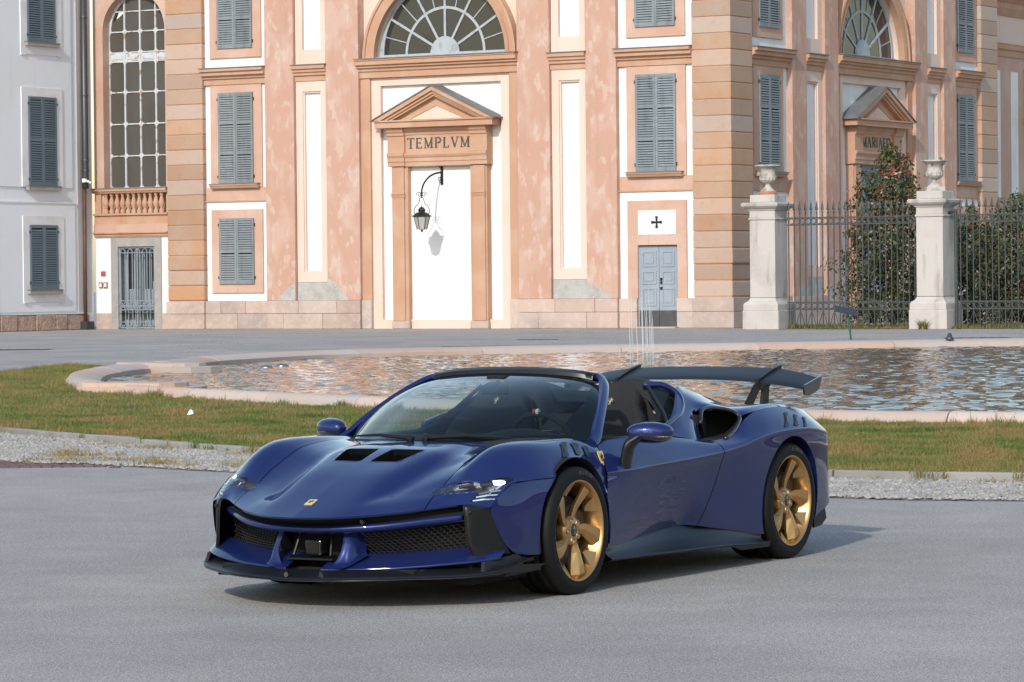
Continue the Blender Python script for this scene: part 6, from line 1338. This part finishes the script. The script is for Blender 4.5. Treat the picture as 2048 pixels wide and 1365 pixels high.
# black ceramic border printed on the glass
def border(P): return None
nu, nv = WG.shape[:2]; fr_ = np.zeros((nu - 1, nv - 1), bool)
bw = WG + np.array((.004, 0, .004)); idx = np.arange(nu * nv).reshape(nu, nv); ff = []
for i in range(nu - 1):
    for j in range(nv - 1):
        if i < 2 or i >= nu - 6 or j < 4 or j >= nv - 5: ff.append((idx[i, j], idx[i + 1, j], idx[i + 1, j + 1], idx[i, j + 1]))
obj('windscreen_border', mesh('windscreen_border', (WG - np.array((.006, 0, .006))).reshape(-1, 3), ff, M['black'], True), car)
PIL = [(-.435, .825, .795), (-.50, .812, .825), (-.60, .775, .895), (-.72, .728, .968), (-.84, .678, 1.035), (-.95, .625, 1.092), (-1.02, .575, 1.128), (-1.045, .53, 1.148)]
for mir in (False, True):
    pc_ = cr(PIL, 5); k = MB(); v = []; f = []; n = len(pc_)
    for i, p in enumerate(pc_):
        t = pc_[min(i + 1, n - 1)] - pc_[max(i - 1, 0)]; t /= np.linalg.norm(t); out_ = np.array((.10, .80, .55)); out_ -= t * (out_ @ t); out_ /= np.linalg.norm(out_); s_ = np.cross(t, out_); wd = .033 - .008 * i / n
        for a_, b2 in ((-1.0, -.3), (-.85, .28), (0, .46), (.85, .28), (1.0, -.3), (0, -.55)): v.append(p + s_ * a_ * wd + out_ * b2 * .045)
    for i in range(n - 1): f += [(6 * i + j, 6 * i + (j + 1) % 6, 6 * i + 6 + (j + 1) % 6, 6 * i + 6 + j) for j in range(6)]
    f += [tuple(range(6)), tuple(range(6 * n - 6, 6 * n))]; k.add(v, f); mb_part(k, 'windscreen_pillar', M['paint'], car, mir, True, 50)
hd = cr([(-1.045, .53, 1.148), (-1.02, .44, 1.166), (-1.005, .30, 1.178), (-1.0, .15, 1.185), (-1.0, 0, 1.187), (-1.0, -.15, 1.185), (-1.005, -.30, 1.178), (-1.02, -.44, 1.166), (-1.045, -.53, 1.148)], 5); k = MB(); v = []; f = []
for p in hd:
    for a_, b2 in ((.062, -.022), (.055, .0), (.015, .014), (-.045, .008), (-.06, -.012), (0, -.035)): v.append((p[0] + a_, p[1], p[2] + b2))
n = len(hd)
for i in range(n - 1): f += [(6 * i + j, 6 * i + (j + 1) % 6, 6 * i + 6 + (j + 1) % 6, 6 * i + 6 + j) for j in range(6)]
k.add(v, f); mb_part(k, 'windscreen_header', M['black'], car, False, True, 50)
# wipers and cowl
k = MB(); k.add([(.13, -.1, .822), (-.42, -.77, .806), (-.40, -.77, .792), (.15, -.1, .80)], [(0, 1, 2, 3)]); k.add([(.13, .1, .822), (-.42, .77, .806), (-.40, .77, .792), (.15, .1, .80), (.13, -.1, .822), (.15, -.1, .80)], [(0, 1, 2, 3), (0, 4, 5, 3)]); mb_part(k, 'cowl', M['black'], car)
for nm, a_, c_ in (('wiper', (.135, -.02, .838), (.02, -.44, .838)), ('wiper', (.10, .06, .838), (-.10, .50, .836))):
    k = MB(); k.tube([a_, tuple((np.array(a_) + c_) / 2 + (0.015, 0, .012)), c_], [.013, .009, .005], 6); k.tube([tuple(np.array(a_) + (0, .03, -.01)), a_], .018, 8); mb_part(k, nm, M['void'], car)
# rear view mirror
k = MB(); k.box((-.80, -.09, 1.045), (-.775, .09, 1.10)); bevelled('inner_mirror', k.v, k.f, M['black'], .01, car, False, 2)
k = MB(); k.tube([(-.79, 0, 1.09), (-.86, 0, 1.15)], .012, 6); k.box((-.93, -.06, 1.125), (-.80, .06, 1.152)); mb_part(k, 'mirror_mount', M['black'], car)

# ---- cockpit
k = MB()
k.box((-1.75, -.80, .25), (-.30, .80, .30)); k.box((-1.78, -.80, .30), (-1.72, .80, .90))
k.box((-1.75, .795, .30), (-.45, .83, .785)); k.box((-1.75, -.83, .30), (-.45, -.795, .785)); mb_part(k, 'cockpit_tub', M['cloth'], car)
for mir in (False, True):
    k = MB(); k.tube([(-.48, .80, .79), (-.85, .815, .796), (-1.25, .80, .80), (-1.5, .765, .86)], .022, 8); mb_part(k, 'door_sill_trim', M['black'], car, mir, True)
ds = [[(.10, y, .80 - .02 * abs(y)) for y in (-.74, -.4, 0, .4, .74)], [(-.15, -.76, .80), (-.15, -.4, .822), (-.15, 0, .815), (-.15, .38, .84), (-.15, .76, .80)], [(-.42, -.78, .79), (-.42, -.4, .815), (-.42, 0, .80), (-.40, .38, .872), (-.42, .78, .79)], [(-.56, -.78, .74), (-.56, -.4, .75), (-.56, 0, .74), (-.52, .38, .83), (-.56, .78, .74)], [(-.58, -.78, .5), (-.58, -.4, .5), (-.58, 0, .5), (-.55, .38, .55), (-.58, .78, .5)]]
gridpart('dashboard', surf(ds, 6, 6), M['cloth'], car)
sw = empty('steering_wheel', (0, 0, 0), 0, car); c = Vector((-.66, .385, .80)); ax = Vector((-.90, 0, .42)).normalized(); u = Vector((0, 1, 0)); w_ = ax.cross(u)
k = MB(); k.tube([c + u * .18 * math.cos(t) + w_ * (-.17 if False else .175) * math.sin(t) * (1 if math.sin(t) * 1 > -.7 else .92) for t in np.linspace(0, 2 * math.pi, 41)], .016, 8, False); mb_part(k, 'wheel_ring', M['cloth'], sw, smooth=True)
k = MB(); k.tube([c + u * .17, c - u * .17], .02, 6); k.tube([c, c - w_ * .0 + Vector((.01, 0, -.17))], .02, 6); k.box((c.x - .03, c.y - .06, c.z - .06), (c.x + .03, c.y + .06, c.z + .05)); mb_part(k, 'wheel_spokes', M['black'], sw)
top = c + (w_ if w_.z > 0 else -w_) * .175
for dy, m_ in ((-.010, 'red'), (.010, 'paper')):
    k = MB(); k.tube([top + u * (dy - .008), top + u * (dy + .008)], .0168, 8); mb_part(k, 'centre_mark', M[m_], sw)
def seat(y0):
    s_ = empty('seat', (0, 0, 0), 0, car)
    bk_ = []
    for (x, z, hw, rec) in ((-1.12, .42, .25, .05), (-1.22, .58, .27, .07), (-1.33, .76, .26, .06), (-1.42, .90, .215, .04), (-1.48, .985, .155, .02), (-1.53, 1.06, .135, .01), (-1.555, 1.095, .10, .0)):
        bk_.append([(x + rec, y0 - hw, z), (x, y0 - hw * .6, z), (x - .015, y0, z), (x, y0 + hw * .6, z), (x + rec, y0 + hw, z)])
    G = surf(bk_, 5, 6); o = gridpart('backrest', G, M['cloth'], s_); sm = o.modifiers.new('thick', 'SOLIDIFY'); sm.thickness = .09; sm.offset = 1
    G = surf([[(-.62, y0 - .23, .44), (-.60, y0, .41), (-.62, y0 + .23, .44)], [(-.85, y0 - .25, .44), (-.85, y0, .38), (-.85, y0 + .25, .44)], [(-1.14, y0 - .25, .43), (-1.15, y0, .37), (-1.14, y0 + .25, .43)]], 5, 5); gridpart('cushion', G, M['cloth'], s_)
    emblem('headrest_horse', (-1.475, y0, .985), (0, 1, 0), (-.35, 0, 1), (1, 0, .3), .034, .055, s_, plate=False)
for y0 in (.385, -.385): seat(y0)
# head fairings behind the seats, wind glass, blue hoop trim
for mir in (False, True):
    hp = [[(-1.66, .20, .86), (-1.66, .24, .98), (-1.66, .39, 1.03), (-1.66, .54, .98), (-1.66, .60, .86)], [(-1.70, .17, .88), (-1.70, .23, 1.05), (-1.70, .39, 1.105), (-1.70, .54, 1.045), (-1.70, .63, .88)], [(-1.82, .16, .90), (-1.82, .23, 1.055), (-1.82, .39, 1.11), (-1.82, .55, 1.05), (-1.82, .64, .93)], [(-2.05, .14, .93), (-2.05, .22, 1.03), (-2.05, .38, 1.07), (-2.05, .54, 1.03), (-2.05, .62, .95)], [(-2.35, .10, .93), (-2.35, .22, .96), (-2.35, .38, .98), (-2.35, .52, .965), (-2.35, .60, .94)]]
    gridpart('head_fairing', surf(hp, 6, 6), M['cloth'], car, mir=mir)
    k = MB(); k.add([(-1.655, .22, .86), (-1.655, .25, .99), (-1.655, .39, 1.03), (-1.655, .53, .99), (-1.655, .60, .86), (-1.655, .60, .6), (-1.655, .2, .6)], [tuple(range(7))]); mb_part(k, 'bulkhead', M['cloth'], car, mir)
    k = MB(); k.tube(cr([(-1.66, .50, 1.075), (-1.74, .585, 1.075), (-1.80, .655, 1.02), (-1.735, .715, .955), (-1.60, .765, .905), (-1.45, .79, .872), (-1.32, .805, .842)], 5), .019, 8); mb_part(k, 'window_surround', M['paint'], car, mir, True)
    k = MB(); k.add([(-1.67, .52, 1.06), (-1.76, .62, 1.03), (-1.70, .70, .95), (-1.52, .77, .885), (-1.50, .765, .86), (-1.62, .62, .86)], [(0, 1, 2, 3, 4, 5)]); mb_part(k, 'quarter_glass', M['wind'], car, mir)
    k = MB(); k.tube([(-1.60, .56, 1.07), (-1.52, .70, .93), (-1.42, .785, .855)], .012, 6); mb_part(k, 'glass_frame', M['black'], car, mir)
k = MB(); k.add([(-1.80, -.22, .97), (-1.80, .22, .97), (-1.83, .22, 1.06), (-1.83, -.22, 1.06)], [(0, 1, 2, 3)]); mb_part(k, 'wind_deflector', M['wind'], car)

# ---- door mirrors
for mir in (False, True):
    dm = empty('door_mirror', (0, 0, 0), 0, car); cx, cy, cz = -.70, 1.05, .845
    def shell(zlo, zhi, name, m_, grow=1.0):
        k = MB(); v = []; f = []; nu_, nv_ = 28, 9
        for j in range(nv_):
            t = zlo + (zhi - zlo) * j / (nv_ - 1)             # -1..1 height
            for i in range(nu_):
                a = 2 * math.pi * i / nu_; ca, sa = math.cos(a), math.sin(a); rr_ = (1 - abs(t) ** 2.6) ** .5
                bx = .066 * (1.25 if ca > 0 else .55); ry = .118
                px_ = cx + np.sign(ca) * abs(ca) ** .75 * bx * rr_ * grow; py_ = cy + np.sign(sa) * abs(sa) ** .85 * ry * rr_ * grow; px_ -= .36 * (py_ - cy); pz_ = cz + t * .060 + .012 * (py_ - cy) / .13 * 0 - .10 * max(0, cy - py_) ** 2 + .02 * (px_ - cx)
                v.append((px_, py_, pz_))
        for j in range(nv_ - 1): f += [(j * nu_ + i, j * nu_ + (i + 1) % nu_, (j + 1) * nu_ + (i + 1) % nu_, (j + 1) * nu_ + i) for i in range(nu_)]
        f += [tuple(range(nu_))[::-1], tuple(range((nv_ - 1) * nu_, nv_ * nu_))]; k.add(v, f); return mb_part(k, name, m_, dm, mir, True, 50)
    shell(-.35, .985, 'mirror_cap', M['paint']); shell(-.97, -.37, 'mirror_base', M['gloss'], 1.01)
    k = MB(); k.add([(-.708, .965, .815), (-.772, 1.145, .818), (-.772, 1.14, .872), (-.708, .975, .875)], [(0, 1, 2, 3)]); mb_part(k, 'mirror_glass', M['mirrorglass'], dm, mir)
    st = [((-.60, .945, .65), .056, .020), ((-.60, .948, .70), .056, .024), ((-.605, .958, .76), .058, .028), ((-.62, .975, .80), .062, .04), ((-.66, 1.0, .83), .08, .06)]; k = MB(); v = []; f = []
    for (p, a_, b2) in st:
        for i in range(12): t = 2 * math.pi * i / 12; v.append((p[0] + a_ * math.cos(t), p[1] + b2 * math.sin(t), p[2]))
    for j in range(len(st) - 1): f += [(j * 12 + i, j * 12 + (i + 1) % 12, (j + 1) * 12 + (i + 1) % 12, (j + 1) * 12 + i) for i in range(12)]
    f += [tuple(range(12))[::-1], tuple(range(len(v) - 12, len(v)))]; k.add(v, f); mb_part(k, 'mirror_stalk', M['carbon'], dm, mir, True, 50)

# ---- rear wing
wg = empty('rear_wing', (0, 0, 0), 0, car)
def foil(y, xl, zl, xt, zt, th):
    pts = []; n = 9
    for i in range(n): t = i / (n - 1); pts.append((xl + (xt - xl) * t, y, zl + (zt - zl) * t + th * (1.2 * math.sqrt(t) * (1 - t)) + .02 * t * t * .5))
    for i in range(n - 2, 0, -1): t = i / (n - 1); pts.append((xl + (xt - xl) * t, y, zl + (zt - zl) * t - th * 1.3 * math.sqrt(t) * (1 - t)))
    return pts
secs = [foil(y, xl, zl, xt, zt, .022) for y, xl, zl, xt, zt in ((-.84, -3.15, 1.004, -3.39, 1.058), (-.72, -3.165, 1.022, -3.42, 1.085), (-.60, -3.18, 1.036, -3.455, 1.106), (-.50, -3.195, 1.046, -3.48, 1.118), (-.25, -3.22, 1.058, -3.50, 1.125), (0, -3.225, 1.062, -3.505, 1.127), (.25, -3.22, 1.058, -3.50, 1.125), (.50, -3.195, 1.046, -3.48, 1.118), (.60, -3.18, 1.036, -3.455, 1.106), (.72, -3.165, 1.022, -3.42, 1.085), (.84, -3.15, 1.004, -3.39, 1.058))]
n = len(secs[0]); k = MB(); k.add([p for s_ in secs for p in s_], [(i * n + j, i * n + (j + 1) % n, (i + 1) * n + (j + 1) % n, (i + 1) * n + j) for i in range(len(secs) - 1) for j in range(n)]); mb_part(k, 'wing_plane', M['carbon'], wg, smooth=True, auto=50)
for mir in (False, True):
    k = MB(); k.prism(roundpoly([(-3.135, 1.03), (-3.40, 1.085), (-3.36, 1.00), (-3.20, .962), (-3.145, .975)], .02), .838, .85, lambda a, c_, h: (a, h, c_)); mb_part(k, 'wing_endplate', M['gloss'], wg, mir)
    k = MB()
    for poly in ([(-3.00, .90), (-3.10, .90), (-3.20, .995), (-3.20, 1.04), (-3.155, 1.03)], [(-3.155, 1.03), (-3.20, .995), (-3.36, 1.02), (-3.36, 1.07), (-3.2, 1.05)], [(-3.24, .90), (-3.33, .90), (-3.35, 1.03), (-3.27, 1.02)]): k.prism(poly, .492, .512, lambda a, c_, h: (a, h, c_))
    k.prism([(-3.155, 1.03), (-3.23, 1.075), (-3.40, 1.125), (-3.535, 1.15), (-3.515, 1.12), (-3.36, 1.07), (-3.22, 1.045)], .492, .512, lambda a, c_, h: (a, h, c_)); mb_part(k, 'wing_strut', M['black'], wg, mir)

# maker's lettering on the tyre shoulders, upper arc
_C = {'C': ['arc'], 'H': [((.2, 0), (.2, 1), .17), ((.8, 0), (.8, 1), .17), ((.2, .5), (.8, .5), .13)], 'N': [((.18, 0), (.18, 1), .15), ((.82, 0), (.82, 1), .15), ((.18, 1), (.82, 0), .17)]}
def tyre_text(word):
    k = MB(); rad, hgt, ang = .302, .020, .062; a0 = math.pi / 2 + ang * (len(word) - 1) / 2
    for i, ch in enumerate(word):
        items = []
        for st_ in (_C[ch] if ch in _C else [q for q in letter_strokes(ch) if q not in ('bowl', 'big') and q[2] > .06]):
            if st_ == 'arc': T_ = np.linspace(.6, 5.7, 9); items += [((.5 + .4 * math.cos(a), .5 + .45 * math.sin(a)), (.5 + .4 * math.cos(b2), .5 + .45 * math.sin(b2)), .15) for a, b2 in zip(T_[:-1], T_[1:])]
            else: items.append(st_)
        ac = a0 - i * ang; e = Vector((math.cos(ac), 0, math.sin(ac))); q = Vector((math.sin(ac), 0, -math.cos(ac)))
        for n_, ((ax_, ay), (bx, by2), t) in enumerate(items):
            A_ = Vector(((ax_ - .5) * .015, ay * hgt)); B_ = Vector(((bx - .5) * .015, by2 * hgt)); d_ = (B_ - A_).normalized(); m_ = Vector((-d_.y, d_.x)) * t * hgt * .5
            k.prism([(p.x, p.y) for p in (A_ - m_, B_ - m_, B_ + m_, A_ + m_)], .0115, .0135 + n_ * .0001, lambda a, b2, h: e * (rad + b2) + q * a + Vector((0, h, 0)))
    return k.mesh('tyre_lettering', M['tyretext'])
M['tyretext'] = mat('raised_rubber_lettering', (0.045, 0.045, 0.047), 0.5)
TT = tyre_text('MICHELIN')
for w in [o for o in car.children if o.name.startswith('wheel') and o.type == 'EMPTY']: obj('tyre_lettering', TT, w, rot=(0, R(-12), 0))
